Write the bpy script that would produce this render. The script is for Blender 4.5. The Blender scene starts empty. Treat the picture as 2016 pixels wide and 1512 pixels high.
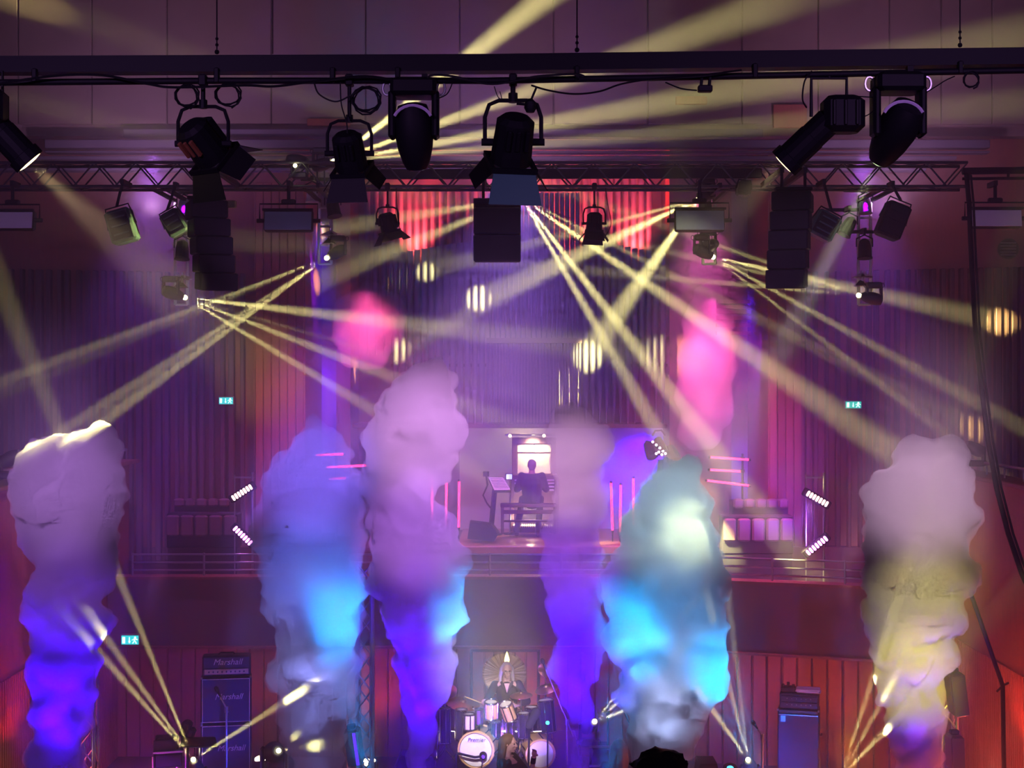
import bpy, math, random
from mathutils import Vector, Matrix
V = Vector
S = bpy.context.scene
COL = S.collection
# ------------------------------------------------------------------ camera, world, exposure, washes
EYE = 5.9            # camera height above the stage floor
F = 2900.0           # focal length in pixels of the 2016 px wide frame
def P(px, py, d):    # point at distance d (m) in front of the balcony camera
    return V(((px - 1008) / F * d, d, EYE + (756 - py) / F * d))
def M(px, d):        # size in metres of px pixels at distance d
    return px * d / F
cam = bpy.data.objects.new('camera', bpy.data.cameras.new('camera'))
COL.objects.link(cam)
cam.data.sensor_width = 36; cam.data.lens = 36 * F / 2016
cam.location = (0, 0, EYE); cam.rotation_euler = (math.pi / 2, 0, 0)
cam.data.clip_end = 200
S.camera = cam
S.view_settings.view_transform = 'Standard'; S.view_settings.look = 'None'
S.view_settings.gamma = 1; S.view_settings.use_curve_mapping = False
S.view_settings.exposure = 0.0
W = bpy.data.worlds.new('world'); S.world = W; W.use_nodes = True
W.node_tree.nodes['Background'].inputs[0].default_value = (.33, .19, .60, 1)
W.node_tree.nodes['Background'].inputs[1].default_value = .055
cy = S.cycles
cy.volume_bounces = 0; cy.max_bounces = 1; cy.diffuse_bounces = 1; cy.glossy_bounces = 1
cy.transmission_bounces = 2; cy.transparent_max_bounces = 24
cy.sample_clamp_direct = 0; cy.sample_clamp_indirect = 3
cy.caustics_reflective = False; cy.caustics_refractive = False
cy.use_light_tree = True; cy.use_adaptive_sampling = True; cy.adaptive_threshold = .15; cy.adaptive_min_samples = 16
NL = [0]
def spot(a, b, ang, power, col, blend=.35, rad=.04, parent=None):
    a = V(a); b = V(b)
    l = bpy.data.lights.new('spot', 'SPOT'); l.spot_size = math.radians(ang); l.spot_blend = blend
    l.energy = power; l.color = col; l.shadow_soft_size = rad
    o = bpy.data.objects.new('spot', l); COL.objects.link(o)
    o.rotation_euler = (b - a).to_track_quat('-Z', 'Y').to_euler(); o.location = a
    if parent is not None:
        o.location = a - WP[parent.name]; o.parent = parent
    return o
def point(a, power, col, rad=.05):
    l = bpy.data.lights.new('point', 'POINT'); l.energy = power; l.color = col; l.shadow_soft_size = rad
    o = bpy.data.objects.new('point', l); COL.objects.link(o); o.location = a
    return o
YEL = (1, .88, .30); VIO = (.10, .0, 1); MAG = (1, .10, .55); RED = (1, .06, .07); LAV = (.72, .48, 1)
CYA = (.0, .36, .95); ORA = (1, .16, .04); WARM = (1, .72, .42)
# dim general wash added out of view, over the heads of the balcony
for x in (-5.5, 5.5):
    spot((x, 1.0, 9.5), (x * .6, 21, 2.5), 62, 2200, (.62, .30, .95), 1, .3)
# violet and magenta washes added upstage, no fixtures, to colour haze and walls
spot(P(1385, 360, 25), P(1385, 1000, 26), 50, 5000, MAG, 1, .1)
spot(P(1402, 590, 25.3), P(1400, 850, 26.6), 100, 1300, (1, .10, .42), 1, .15)
spot(P(722, 570, 25.3), P(722, 820, 26.6), 105, 1000, (1, .09, .36), 1, .15)
spot(P(1000, 300, 25), P(1010, 900, 27), 70, 4200, (.36, .17, 1), 1, .1)
spot(P(630, 420, 28.2), P(632, 800, 30), 26, 6000, VIO, 1, .1)
spot(P(1475, 560, 28.2), P(1475, 1000, 30), 26, 6000, VIO, 1, .1)
spot(P(300, 290, 24.3), P(300, 1000, 25.5), 60, 1900, (.42, .10, 1), 1, .1)
spot(P(1700, 290, 24.3), P(1700, 1000, 25.5), 60, 1900, (.42, .10, 1), 1, .1)
# upstage light lifting the canopy and the bulkhead
for px in (300, 1000, 1750):
    spot(P(px, 420, 22.5), P(px, 100, 26), 100, 480, (.75, .36, .75), 1, .1)
# red washes on the balcony fronts
point((5.4, 20.5, -.3), 150, (1, .12, .09), .15)
point((6.0, 18.4, .2), 110, (1, .12, .09), .15)
point((-5.6, 20.2, -.3), 60, (1, .10, .10), .15)
# blue and violet floor washes, added out of view, on amplifiers and stage wall
spot(P(470, 1650, 20.0), P(445, 1390, 22.7), 40, 420, (.04, .05, 1), 1, .1)
spot(P(1565, 1650, 20.2), P(1575, 1450, 22.7), 40, 420, (.0, .16, 1), 1, .1)
spot(P(1475, 1660, 21), P(1480, 1370, 25), 56, 500, (.14, .05, 1), 1, .1)
spot(P(320, 1650, 21), P(300, 1380, 25.5), 60, 420, (.3, .02, 1), 1, .1)
# red lamps inside the organ case
for px in (820, 985, 1120, 1250):
    spot(P(px, 520, 29.85), P(px, 300, 30.3), 80, 3400, RED, 1, .1)
# ------------------------------------------------------------------ mesh helpers
WP = {}
class MB:
    def __init__(s): s.v = []; s.f = []; s.smooth = False
    def add(s, vs, fs):
        n = len(s.v); s.v += [V(p) for p in vs]; s.f += [tuple(i + n for i in f) for f in fs]; return s
    def merge(s, o, m=None):
        return s.add([(m @ p if m else p) for p in o.v], o.f)
    def box(s, c, z, m=None):
        c = V(c); x, y, w = z[0] / 2, z[1] / 2, z[2] / 2
        vs = [V((a * x, b * y, e * w)) for e in (-1, 1) for b in (-1, 1) for a in (-1, 1)]
        if m: vs = [m @ p for p in vs]
        return s.add([c + p for p in vs], [(0, 2, 3, 1), (4, 5, 7, 6), (0, 1, 5, 4), (2, 6, 7, 3), (0, 4, 6, 2), (1, 3, 7, 5)])
    def cbox(s, c, z, b=.02, m=None):   # box with chamfered edges
        c = V(c); x, y, w = z[0] / 2, z[1] / 2, z[2] / 2
        ring = lambda xx, yy, bb: [(-xx + bb, -yy), (xx - bb, -yy), (xx, -yy + bb), (xx, yy - bb), (xx - bb, yy), (-xx + bb, yy), (-xx, yy - bb), (-xx, -yy + bb)]
        vs = []
        for zz, k in ((-w, b), (-w + b, 0), (w - b, 0), (w, b)):
            vs += [V((p[0], p[1], zz)) for p in ring(x - k, y - k, b)]
        fs = [tuple(range(7, -1, -1)), tuple(range(24, 32))]
        for r in range(3):
            for i in range(8):
                j = (i + 1) % 8; fs.append((r * 8 + i, r * 8 + j, r * 8 + 8 + j, r * 8 + 8 + i))
        if m: vs = [m @ p for p in vs]
        return s.add([c + p for p in vs], fs)
    def lathe(s, prof, a, ax, n=12, caps=True):
        a = V(a); ax = V(ax).normalized(); q = frame(ax)
        vs = []; fs = []
        for r, t in prof:
            for i in range(n):
                an = 2 * math.pi * i / n
                vs.append(a + q @ V((r * math.cos(an), r * math.sin(an), t)))
        for k in range(len(prof) - 1):
            for i in range(n):
                j = (i + 1) % n; fs.append((k * n + i, k * n + j, k * n + n + j, k * n + n + i))
        if caps:
            fs.append(tuple(range(n - 1, -1, -1))); fs.append(tuple(range((len(prof) - 1) * n, len(prof) * n)))
        return s.add(vs, fs)
    def cyl(s, a, b, r0, r1=None, n=10, caps=True):
        a = V(a); b = V(b); L = (b - a).length
        if L < 1e-6: return s
        return s.lathe([(r0, 0), (r0 if r1 is None else r1, L)], a, b - a, n, caps)
    def tube(s, pts, r, n=6, closed=False):
        pts = [V(p) for p in pts]; N = len(pts); vs = []; fs = []
        up = None
        for k, p in enumerate(pts):
            if closed: t = pts[(k + 1) % N] - pts[k - 1]
            else: t = pts[min(k + 1, N - 1)] - pts[max(k - 1, 0)]
            t.normalize()
            if up is None:
                up = V((0, 0, 1)) if abs(t.z) < .9 else V((0, 1, 0))
            x = up.cross(t); x = x.normalized() if x.length > 1e-4 else V((1, 0, 0)); up = t.cross(x).normalized()
            rr = r[k] if isinstance(r, (list, tuple)) else r
            for i in range(n):
                an = 2 * math.pi * i / n; vs.append(p + x * rr * math.cos(an) + up * rr * math.sin(an))
        for k in range(N if closed else N - 1):
            k2 = (k + 1) % N
            for i in range(n):
                j = (i + 1) % n; fs.append((k * n + i, k * n + j, k2 * n + j, k2 * n + i))
        if not closed:
            fs.append(tuple(range(n - 1, -1, -1))); fs.append(tuple(range((N - 1) * n, N * n)))
        return s.add(vs, fs)
    def ball(s, c, r, sc=(1, 1, 1), n=12, m=None):
        c = V(c); vs = []; fs = []; h = n // 2
        for k in range(1, h):
            th = math.pi * k / h
            for i in range(n):
                an = 2 * math.pi * i / n
                vs.append(V((r * sc[0] * math.sin(th) * math.cos(an), r * sc[1] * math.sin(th) * math.sin(an), -r * sc[2] * math.cos(th))))
        b = len(vs); vs += [V((0, 0, -r * sc[2])), V((0, 0, r * sc[2]))]
        for k in range(h - 2):
            for i in range(n):
                j = (i + 1) % n; fs.append((k * n + i, k * n + j, k * n + n + j, k * n + n + i))
        for i in range(n):
            j = (i + 1) % n; fs.append((b, j, i)); fs.append((b + 1, (h - 2) * n + i, (h - 2) * n + j))
        if m: vs = [m @ p for p in vs]
        return s.add([c + p for p in vs], fs)
    def capsule(s, a, b, r0, r1, n=12):
        s.ball(a, r0, n=n); s.ball(b, r1, n=n); return s.cyl(a, b, r0, r1, n)
    def plate(s, poly, t):              # a planar polygon with thickness vector t
        poly = [V(p) for p in poly]; t = V(t); n = len(poly)
        fs = [tuple(range(n - 1, -1, -1)), tuple(range(n, 2 * n))] + [(i, (i + 1) % n, n + (i + 1) % n, n + i) for i in range(n)]
        return s.add(poly + [p + t for p in poly], fs)
    def build(s, name, mat, parent=None, smooth=False, at=None):
        me = bpy.data.meshes.new(name)
        off = WP[parent.name] if parent is not None else (V(at) if at is not None else V((0, 0, 0)))
        me.from_pydata([p - off for p in s.v], [], s.f); me.update()
        if smooth or s.smooth:
            me.polygons.foreach_set('use_smooth', [True] * len(me.polygons))
            me.set_sharp_from_angle(angle=math.radians(38))
        me.materials.append(mat)
        o = bpy.data.objects.new(name, me); COL.objects.link(o)
        if parent is not None: o.parent = parent
        else: o.location = off
        WP[o.name] = off.copy()
        return o
def frame(z, up=(0, 0, 1)):
    z = V(z).normalized(); u = V(up)
    if abs(z.dot(u)) > .98: u = V((0, 1, 0))
    x = u.cross(z).normalized(); y = z.cross(x)
    return Matrix((x, y, z)).transposed()
def rotz(a): return Matrix.Rotation(math.radians(a), 3, 'Z')
def tag(o, label=None, cat=None, group=None, kind=None):
    if label: o['label'] = label
    if cat: o['category'] = cat
    if group: o['group'] = group
    if kind: o['kind'] = kind
    return o
def thing(name, label, cat, at, group=None, kind=None):
    o = bpy.data.objects.new(name, None); COL.objects.link(o); o.location = at
    o.empty_display_size = .1; WP[o.name] = V(at); return tag(o, label, cat, group, kind)
def inst(src, name, parent, loc, scale=(1, 1, 1), rot=(0, 0, 0)):   # a piece sharing SRC's mesh data; loc in world
    o = bpy.data.objects.new(name, src.data); COL.objects.link(o); o.parent = parent
    o.location = V(loc) - WP[parent.name]; o.scale = scale; o.rotation_euler = rot
    WP[o.name] = V(loc); return o
# ------------------------------------------------------------------ materials
def mat(name, col, rough=.6, metal=0., vary=0., scale=4., stretch=(1, 1, 1), spec=.5, bump=0.):
    m = bpy.data.materials.new(name); m.use_nodes = True; nt = m.node_tree; b = nt.nodes['Principled BSDF']
    b.inputs['Base Color'].default_value = (*col, 1); b.inputs['Roughness'].default_value = rough
    b.inputs['Metallic'].default_value = metal; b.inputs['Specular IOR Level'].default_value = spec
    if vary:
        tc = nt.nodes.new('ShaderNodeTexCoord'); mp = nt.nodes.new('ShaderNodeMapping'); no = nt.nodes.new('ShaderNodeTexNoise')
        mp.inputs['Scale'].default_value = stretch; no.inputs['Scale'].default_value = scale; no.inputs['Detail'].default_value = 4
        oi = nt.nodes.new('ShaderNodeObjectInfo'); ad = nt.nodes.new('ShaderNodeMath'); ad.operation = 'ADD'
        nt.links.new(tc.outputs['Object'], mp.inputs[0]); nt.links.new(mp.outputs[0], no.inputs['Vector'])
        mu = nt.nodes.new('ShaderNodeMath'); mu.operation = 'MULTIPLY'; mu.inputs[1].default_value = .5
        nt.links.new(oi.outputs['Random'], mu.inputs[0]); nt.links.new(no.outputs['Fac'], ad.inputs[0]); nt.links.new(mu.outputs[0], ad.inputs[1])
        mr = nt.nodes.new('ShaderNodeMapRange'); mr.inputs[1].default_value = .3; mr.inputs[2].default_value = 1.2
        mr.inputs[3].default_value = 1 - vary; mr.inputs[4].default_value = 1 + vary
        nt.links.new(ad.outputs[0], mr.inputs[0])
        mx = nt.nodes.new('ShaderNodeMix'); mx.data_type = 'RGBA'; mx.blend_type = 'MULTIPLY'; mx.inputs[0].default_value = 1
        mx.inputs[6].default_value = (*col, 1); nt.links.new(mr.outputs[0], mx.inputs[7]); nt.links.new(mx.outputs[2], b.inputs['Base Color'])
        if bump:
            bp = nt.nodes.new('ShaderNodeBump'); bp.inputs['Strength'].default_value = bump
            nt.links.new(no.outputs['Fac'], bp.inputs['Height']); nt.links.new(bp.outputs[0], b.inputs['Normal'])
    return m
def glow(name, col, st):
    m = bpy.data.materials.new(name); m.use_nodes = True; b = m.node_tree.nodes['Principled BSDF']
    b.inputs['Base Color'].default_value = (*[c * .3 for c in col], 1)
    b.inputs['Emission Color'].default_value = (*col, 1); b.inputs['Emission Strength'].default_value = st
    return m
def fog(name, dens, col=(1, 1, 1), an=0.):
    m = bpy.data.materials.new(name); m.use_nodes = True; n = m.node_tree; n.nodes.remove(n.nodes['Principled BSDF'])
    v = n.nodes.new('ShaderNodeVolumeScatter'); v.inputs['Density'].default_value = dens
    v.inputs['Color'].default_value = (*col, 1); v.inputs['Anisotropy'].default_value = an
    n.links.new(v.outputs[0], n.nodes['Material Output'].inputs['Volume']); m.cycles.homogeneous_volume = True
    return m
BLACK = mat('black_paint', (.012, .012, .014), .5, 0, .3, 8)
RIG = mat('rig_black', (.007, .006, .010), .6, spec=.25)
GLOSSBLK = mat('gloss_black', (.02, .02, .022), .25)
ALU = mat('aluminium', (.42, .42, .46), .38, .9, .15, 6)
STEEL = mat('steel', (.5, .5, .52), .3, 1)
CHROME = mat('chrome', (.8, .8, .82), .12, 1)
WOOD = mat('timber', (.23, .085, .05), .5, 0, .35, 6, (6, 6, .5))
WOODD = mat('timber_dark', (.11, .055, .05), .55, 0, .35, 6, (6, 6, .5))
WOODR = mat('timber_red', (.30, .085, .05), .5, 0, .3, 5, (6, 6, .5))
PLASTER = mat('plaster', (.26, .20, .19), .8, 0, .15, 3)
WHITEW = mat('white_wall', (.52, .50, .47), .8, 0, .06, 2)
FLOORM = mat('floor_wood', (.36, .15, .07), .35, 0, .3, 5, (1, 6, 1))
STAGE = mat('stage_boards', (.05, .04, .04), .45, 0, .3, 5, (1, 6, 1))
FASC = mat('fascia', (.16, .10, .10), .65, 0, .2, 3)
PIPE = mat('pipe_metal', (.11, .105, .13), .55, .25, .15, 5, spec=.3)
SLATM = mat('slat_dark', (.13, .085, .10), .6, 0, .35, 5, (6, 6, .5))
CANOPY = mat('canopy', (.12, .11, .17), .6, 0, .2, 2)
PANELF = mat('diffuser', (.55, .60, .66), .5)
CREAM = mat('cream_board', (.85, .78, .60), .7)
WHITE = mat('white_paint', (.8, .8, .78), .5)
CLOTH = mat('black_cloth', (.015, .014, .018), .85)
GRILL = mat('grille_cloth', (.02, .02, .03), .8, 0, .4, 90)
# ------------------------------------------------------------------ setting
random.seed(5)
FZ = -.72   # stage floor

def struct(name, mb, m, parent=None): return tag(mb.build(name, m, parent), kind='structure' if parent is None else None)
def wall_strip(name, a, b, z0, z1, m, th=.2):   # upright wall from a(x,y) to b(x,y), thickness away from the camera
    a = V((a[0], a[1], 0)); b = V((b[0], b[1], 0)); n = V((-(b - a).y, (b - a).x, 0)).normalized()
    if n.y < 0: n = -n
    q = MB(); q.plate([a + V((0, 0, z0)), b + V((0, 0, z0)), b + V((0, 0, z1)), a + V((0, 0, z1))], n * th)
    return struct(name, q, m)
def XY(px, d): p = P(px, 756, d); return (p.x, p.y)
struct('floor', MB().box((0, 23.5, FZ - .1), (25, 17, .2)), STAGE)
struct('floor_hall', MB().box((0, 7, -1.9), (25, 16, .2)), STAGE)
struct('trim_stage_front', MB().box((0, 15.1, FZ - .5), (25, .2, 1)), WOODD)
struct('ceiling', MB().box((0, 21.5, 14.6), (25, 21, .2)), PLASTER)
wl = wall_strip('wall_left', XY(-260, 26.5), XY(500, 28.0), 0, 10.6, WOODR)
wr = wall_strip('wall_right', XY(1578, 28.0), XY(2290, 26.5), 0, 10.6, WOODR)
wb = struct('wall_back', MB().box((0, 31.4, 7), (25, .4, 14.8)), PLASTER)
struct('wall_side_left', MB().box((-12.4, 22, 7), (.2, 19, 15)), WOODR)
struct('wall_side_right', MB().box((12.4, 22, 7), (.2, 19, 15)), WOODR)
# timber piers flanking the recesses
def pier(name, x0, x1, d, back, m, z0=1.8, z1=10.8):
    a = P(x0, 756, d).x; b = P(x1, 756, d).x
    return struct(name, MB().box(((a + b) / 2, (d + back) / 2, (z0 + z1) / 2), (b - a, back - d, z1 - z0)), m)
pl = pier('pillar_left', 500, 601, 27.8, 30.6, WOODR)
pr = pier('pillar_right', 1512, 1580, 27.8, 30.6, WOOD)
for px0, px1, d, nm, side in ((601, 662, 30.2, 'wall_recess_left', 0), (1440, 1512, 30.2, 'wall_recess_right', 1)):
    pier(nm, px0, px1, d, 31.2, WHITEW if 0 else PLASTER)
lp = pier('pillar_louvre', 1318, 1440, 29.6, 31.2, WOOD)
lq = pier('pillar_organ_left', 662, 690, 29.6, 31.2, WOOD)
# vertical boards on the piers and horizontal louvres on the right pier
def boards(parent, x0, x1, d, n, y0, y1, m, t=.04):
    w = M((x1 - x0) / n, d)
    c = None
    for i in range(n):
        p = P(x0 + (i + .5) * (x1 - x0) / n, (y0 + y1) / 2, d)
        if c is None:
            c = MB().cbox(p - V((0, t / 2, 0)), (w * .9, t, M(abs(y1 - y0), d)), .008).build('board', m, parent); base = p
        else:
            o = inst(c, 'board', parent, WP[parent.name] + (p - base) + V((0, -random.uniform(0, .02), 0)))
boards(pl, 503, 599, 27.8, 6, 360, 1090, WOODR)
boards(pr, 1514, 1578, 27.8, 4, 360, 1090, WOOD)
c = None
for i, y in enumerate((594, 604, 614, 626, 640, 656)):
    p = P(1444, y, 29.5)
    MB().box(p, (M(68, 29.5), .12, M(7, 29.5))).build('louvre', WOODR, lp)
# vertical slats on the flank walls
def slats(parent, x0, x1, dfun, y0, y1, m):
    x = x0; src = None
    while x < x1:
        w = random.choice((6, 8, 8, 11)); d = dfun(x) - .02; p = P(x, (y0 + y1) / 2, d)
        if src is None:
            src = MB().cbox(p, (M(8, d), .16, M(y1 - y0, d)), .01).build('slat', m, parent); base = p
        else:
            inst(src, 'slat', parent, WP[parent.name] + p - V((base.x * w / 8, base.y, base.z)), (w / 8, 1, 1))
        x += random.choice((15, 17, 19, 22))
slats(wl, -30, 490, lambda x: 28.0 - (500 - x) * .00197 - .1, 528, 1110, SLATM)
slats(wr, 1590, 2040, lambda x: 28.0 - (x - 1578) * .0021 - .1, 535, 1110, WOODD)
# bulkhead above the stage with seamed panels, louvred canopy below it
bk = struct('wall_bulkhead', MB().box((0, 26.6, 12.4), (25, .3, 4.1)), PLASTER)
xs = [-420, -150, 37, 182, 330, 535, 720, 905, 1090, 1275, 1460, 1610, 1750, 1852, 1952, 2130, 2400]
for i in range(len(xs) - 1):
    a, b = P(xs[i], 0, 26.4), P(xs[i + 1], 0, 26.4)
    MB().cbox(((a.x + b.x) / 2, 26.4, 12.5), (b.x - a.x - .02, .1, 3.9), .012).build('panel', PLASTER, bk)
cn = thing('canopy_louvre', 'long dark horizontal louvre blades hung high below the bulkhead above the organ', 'louvre', P(1000, 285, 26), None)
for x0, x1, y0, y1, d in ((246, 1500, 256, 272, 26.2), (92, 1945, 277, 293, 25.9), (92, 1945, 299, 303, 25.8), (60, 1880, 309, 316, 25.6), (-200, 1820, 330, 338, 25.4)):
    a, b = P(x0, y1, d), P(x1, y0, d)
    MB().cbox((a + b) / 2, (b.x - a.x, .25, b.z - a.z), .01).build('blade', CANOPY, cn)
# small timber panels between the canopy blades
for x0, x1, y0, y1 in ((605, 690, 234, 249), (1522, 1588, 206, 252), (1330, 1392, 190, 206)):
    a, b = P(x0, y1, 26.3), P(x1, y0, 26.3)
    MB().cbox((a + b) / 2, (b.x - a.x, .08, b.z - a.z), .01).build('panel', WOODR, bk)
# choir gallery: fascia (straight, then swinging forward on the right), ledge, lower stage wall, terraces
zt, zb = 2.52, P(0, 1275, 25.5).z
def fascia(name, a, b):
    a3, b3 = V((a[0], a[1], 0)), V((b[0], b[1], 0)); n = V((-(b3 - a3).y, (b3 - a3).x, 0)).normalized()
    n = n if n.y > 0 else -n
    o = struct(name, MB().plate([a3 + V((0, 0, zb)), b3 + V((0, 0, zb)), b3 + V((0, 0, zt)), a3 + V((0, 0, zt))], n * .5), FASC)
    MB().plate([a3 + V((0, 0, zb)) - n * .12, b3 + V((0, 0, zb)) - n * .12, b3 + n * .1 + V((0, 0, zb)), a3 + n * .1 + V((0, 0, zb))], (0, 0, .035)).build('ledge', WOOD, o)
    MB().plate([a3 + V((0, 0, zt)) - n * .06, b3 + V((0, 0, zt)) - n * .06, b3 + n * .3 + V((0, 0, zt)), a3 + n * .3 + V((0, 0, zt))], (0, 0, .05)).build('coping', WOOD, o)
    return o
fascia('wall_gallery_front', (-7.0, 25.5), (2.1, 25.5))
fascia('wall_gallery_front_right', (2.1, 25.5), (7.0, 23.95))
lw = struct('wall_stage', MB().box((0, 26.35, .5), (16, .2, 2.4)), WOOD)
src = None
n = 58
for i in range(n):
    x = -7.1 + 14.2 * (i + .5) / n
    y = 26.2 if x < 2.1 else 26.2 - (x - 2.1) * .315
    p = V((x, y, (zb + FZ) / 2))
    if src is None: src = MB().cbox(p, (14.2 / n * .94, .06, zb - FZ + .06), .012).build('plank', WOODR, lw); base = p
    else: inst(src, 'plank', lw, p - base + V((0, random.uniform(-.012, .012), 0)), rot=(0, 0, 0 if x < 2.1 else 0))
struct('floor_gallery', MB().box((0, 26.7, 1.7), (15, 2.2, .2)), STAGE)
zo = P(0, 1077, 27.6).z
og = struct('floor_organ', MB().box((0, 29.3, zo - .6), (15, 3.5, 1.2)), WOODD)
MB().cbox((P(1110, 0, 27.6).x, 29.3, zo + .012), (M(420, 27.6), 3.5, .03), .008).build('deck', FLOORM, og)
MB().cbox((P(1110, 0, 27.6).x, 27.52, zo - .06), (M(440, 27.6), .1, .16), .01).build('nosing', FLOORM, og)
for x0, x1, y0, y1, d in ((330, 470, 1010, 1078, 26.5), (345, 455, 985, 1012, 27.2), (1420, 1560, 1015, 1090, 26.5), (1440, 1550, 985, 1016, 27.3)):
    a, b = P(x0, y1, d), P(x1, y0, d)
    t = thing('seating_block', 'dark %s seating block on the %s choir terrace' % ('lower' if y1 > 1050 else 'upper', 'left' if x0 < 900 else 'right'), 'seating', ((a.x + b.x) / 2, d, a.z))
    MB().cbox((a + b) / 2 + V((0, .1, 0)), (b.x - a.x, .4, b.z - a.z), .02).build('backboard', CLOTH, t)
    MB().box(((a.x + b.x) / 2, d + .1, (a.z + 1.8) / 2), (b.x - a.x - .04, .34, a.z - 1.8)).build('plinth', CLOTH, t)
    for k in range(5):
        x = a.x + (b.x - a.x) * (k + .5) / 5
        MB().cbox((x, d - .16, (a.z + b.z) / 2 + .1), ((b.x - a.x) / 5.6, .1, (b.z - a.z) * .6), .03).build('seat_back', FASC, t)
# railing along the choir gallery
rl = thing('gallery_railing', 'grey metal railing of three thin bars along the choir gallery front', 'railing', P(985, 1140, 25.5))
def rail_seg(a, b, px0, px1):
    for yy in (1093, 1109, 1124): 
        za = P(0, yy, 25.5).z
        MB().cyl((a[0], a[1], za), (b[0], b[1], za), .018, n=8).build('rail', STEEL, rl)
    k = max(2, int(abs(b[0] - a[0]) / 1.15))
    for i in range(k + 1):
        t = i / k; x = a[0] + (b[0] - a[0]) * t; y = a[1] + (b[1] - a[1]) * t
        MB().cyl((x, y, 2.56), (x, y, P(0, 1090, 25.5).z), .02, n=8).build('post', STEEL, rl)
rail_seg((-6.6, 25.62), (2.1, 25.62), 0, 0); rail_seg((2.1, 25.62), (6.7, 24.2), 0, 0)
# side balconies
def balcony(name, x, sgn, y0, y1):
    zr = 4.45
    o = struct(name, MB().box((x + sgn * .12, (y0 + y1) / 2, (zr + FZ) / 2), (.24, y1 - y0, zr - FZ)), WOODR)
    MB().cbox((x + sgn * .05, (y0 + y1) / 2, zr + .04), (.5, y1 - y0, .07), .015).build('capping', WOOD, o)
    q = MB()
    for k in range(int((y1 - y0) / .09)):
        q.box((x - sgn * .012, y0 + .05 + k * .09, (zb * 1.35 + FZ) / 2), (.03, .055, zb * 1.35 - FZ))
    tag(q.build('slat', WOODR, o), kind='stuff')
    MB().cyl((x + sgn * .05, y0, zr + .25), (x + sgn * .05, y1, zr + .25), .025, n=8).build('rail', STEEL, o)
    for k in range(9):
        yy = y0 + (y1 - y0) * k / 8
        MB().cyl((x + sgn * .05, yy, zr + .05), (x + sgn * .05, yy, zr + .25), .014, n=6).build('post', STEEL, o)
    return o
balcony('wall_balcony_left', -7.02, -1, 17.5, 27)
balcony('wall_balcony_right', 7.15, 1, 17.5, 23.95)
for s, x in ((-1, -9.7), (1, 9.8)):
    struct('floor_balcony_%s' % ('left' if s < 0 else 'right'), MB().box((x, 22, 3.6), (5.1, 9, .2)), STAGE)

for nm, x0, x1, y0, y1, z in (('drum', 850, 1150, 22.0, 25.2, -.02), ('left amplifier', 385, 505, 22.4, 23.4, -.09), ('right amplifier', 1520, 1625, 22.3, 23.4, -.16)):
    a, b = P(x0, 0, y0).x, P(x1, 0, y0).x
    t = thing('stage_riser', 'low black stage riser under the %s' % ('drum kit' if nm == 'drum' else nm + ' stack'), 'riser', ((a + b) / 2, (y0 + y1) / 2, FZ))
    MB().cbox(((a + b) / 2, (y0 + y1) / 2, z - .03), (b - a, y1 - y0, .06), .01).build('deck', STAGE, t)
    MB().box(((a + b) / 2, (y0 + y1) / 2, (FZ + z - .06) / 2), (b - a - .08, y1 - y0 - .08, z - .06 - FZ)).build('skirt', CLOTH, t)
# ------------------------------------------------------------------ organ
og2 = thing('pipe_organ', 'tall pipe organ of grey metal pipes rising above the lit console niche', 'organ', P(1050, 835, 29.4))
def pipe_src(r, L, foot, mouth=True):
    q = MB(); q.smooth = True
    q.lathe([(r * .22, 0), (r, foot), (r, L)], (0, 0, 0), (0, 0, 1), 12)
    if mouth:
        q.box((0, -r * .93, foot + r * 1.1), (r * 1.25, r * .3, r * .35)); q.box((0, -r * .9, foot + r * 2.6), (r * 1.3, r * .25, r * .2))
        q.plate([(-r * .7, -r * 1.02, foot), (r * .7, -r * 1.02, foot), (0, -r * .55, foot - r * 3)], (0, .01, 0))
    return q
def pipes(x0, x1, pitch, d, ybot, ytop, foot_y, rad, variant=5):
    n = int(round((x1 - x0) / pitch)); cache = {}
    for i in range(n):
        px = x0 + (i + .5) * (x1 - x0) / n; u = (i + .5) / n
        yb = ybot(u) if callable(ybot) else ybot; yt = ytop(u) if callable(ytop) else ytop
        p = P(px, yb, d); L = M(yb - yt, d); ft = round(M(yb - foot_y(u), d), 2)
        key = (ft, round(L, 1))
        if key not in cache:
            o = pipe_src(M(rad, d), L, ft).build('pipe', PIPE, og2, True, None)
            o.location = p - WP[og2.name]; 
            for v in o.data.vertices: v.co += WP[og2.name]
            cache[key] = o
        else: inst(cache[key], 'pipe', og2, p)
tri = lambda u: 1 - abs(2 * u - 1)
pipes(772, 956, 14.2, 29.4, 834, lambda u: 500 - 30 * u, lambda u: 715 + 60 * u, 5.6)
pipes(1146, 1312, 14.2, 29.4, 834, lambda u: 470 + 30 * u, lambda u: 775 - 70 * u, 5.6)
pipes(958, 1145, 6.3, 29.3, 834, 676, lambda u: 745 + 28 * tri(u), 2.6)
pipes(960, 1142, 10.2, 29.5, 669, 380, lambda u: 606 - 42 * tri(u), 4.2)
pipes(716, 958, 16, 30.2, 700, 366, lambda u: 560 + 110 * u, 5.4)
pipes(1146, 1286, 15, 30.2, 700, 352, lambda u: 665 - 60 * u, 5.4)
pipes(880, 1270, 15.5, 30.6, 560, lambda u: 372 - 60 * u, lambda u: 500 - 80 * abs(2 * u - 1), 5.6)
q = MB(); a, b = P(958, 676, 29.55), P(1145, 666, 29.55)
q.box((a + b) / 2 + V((0, .1, 0)), (b.x - a.x, .7, b.z - a.z)); q.build('wind_chest', WOODD, og2)
a, b = P(697, 842, 29.6), P(1311, 834, 29.6)
MB().cbox((a + b) / 2 + V((0, .35, 0)), (b.x - a.x, 1.3, b.z - a.z), .01).build('soundboard', WOODD, og2)
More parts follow.
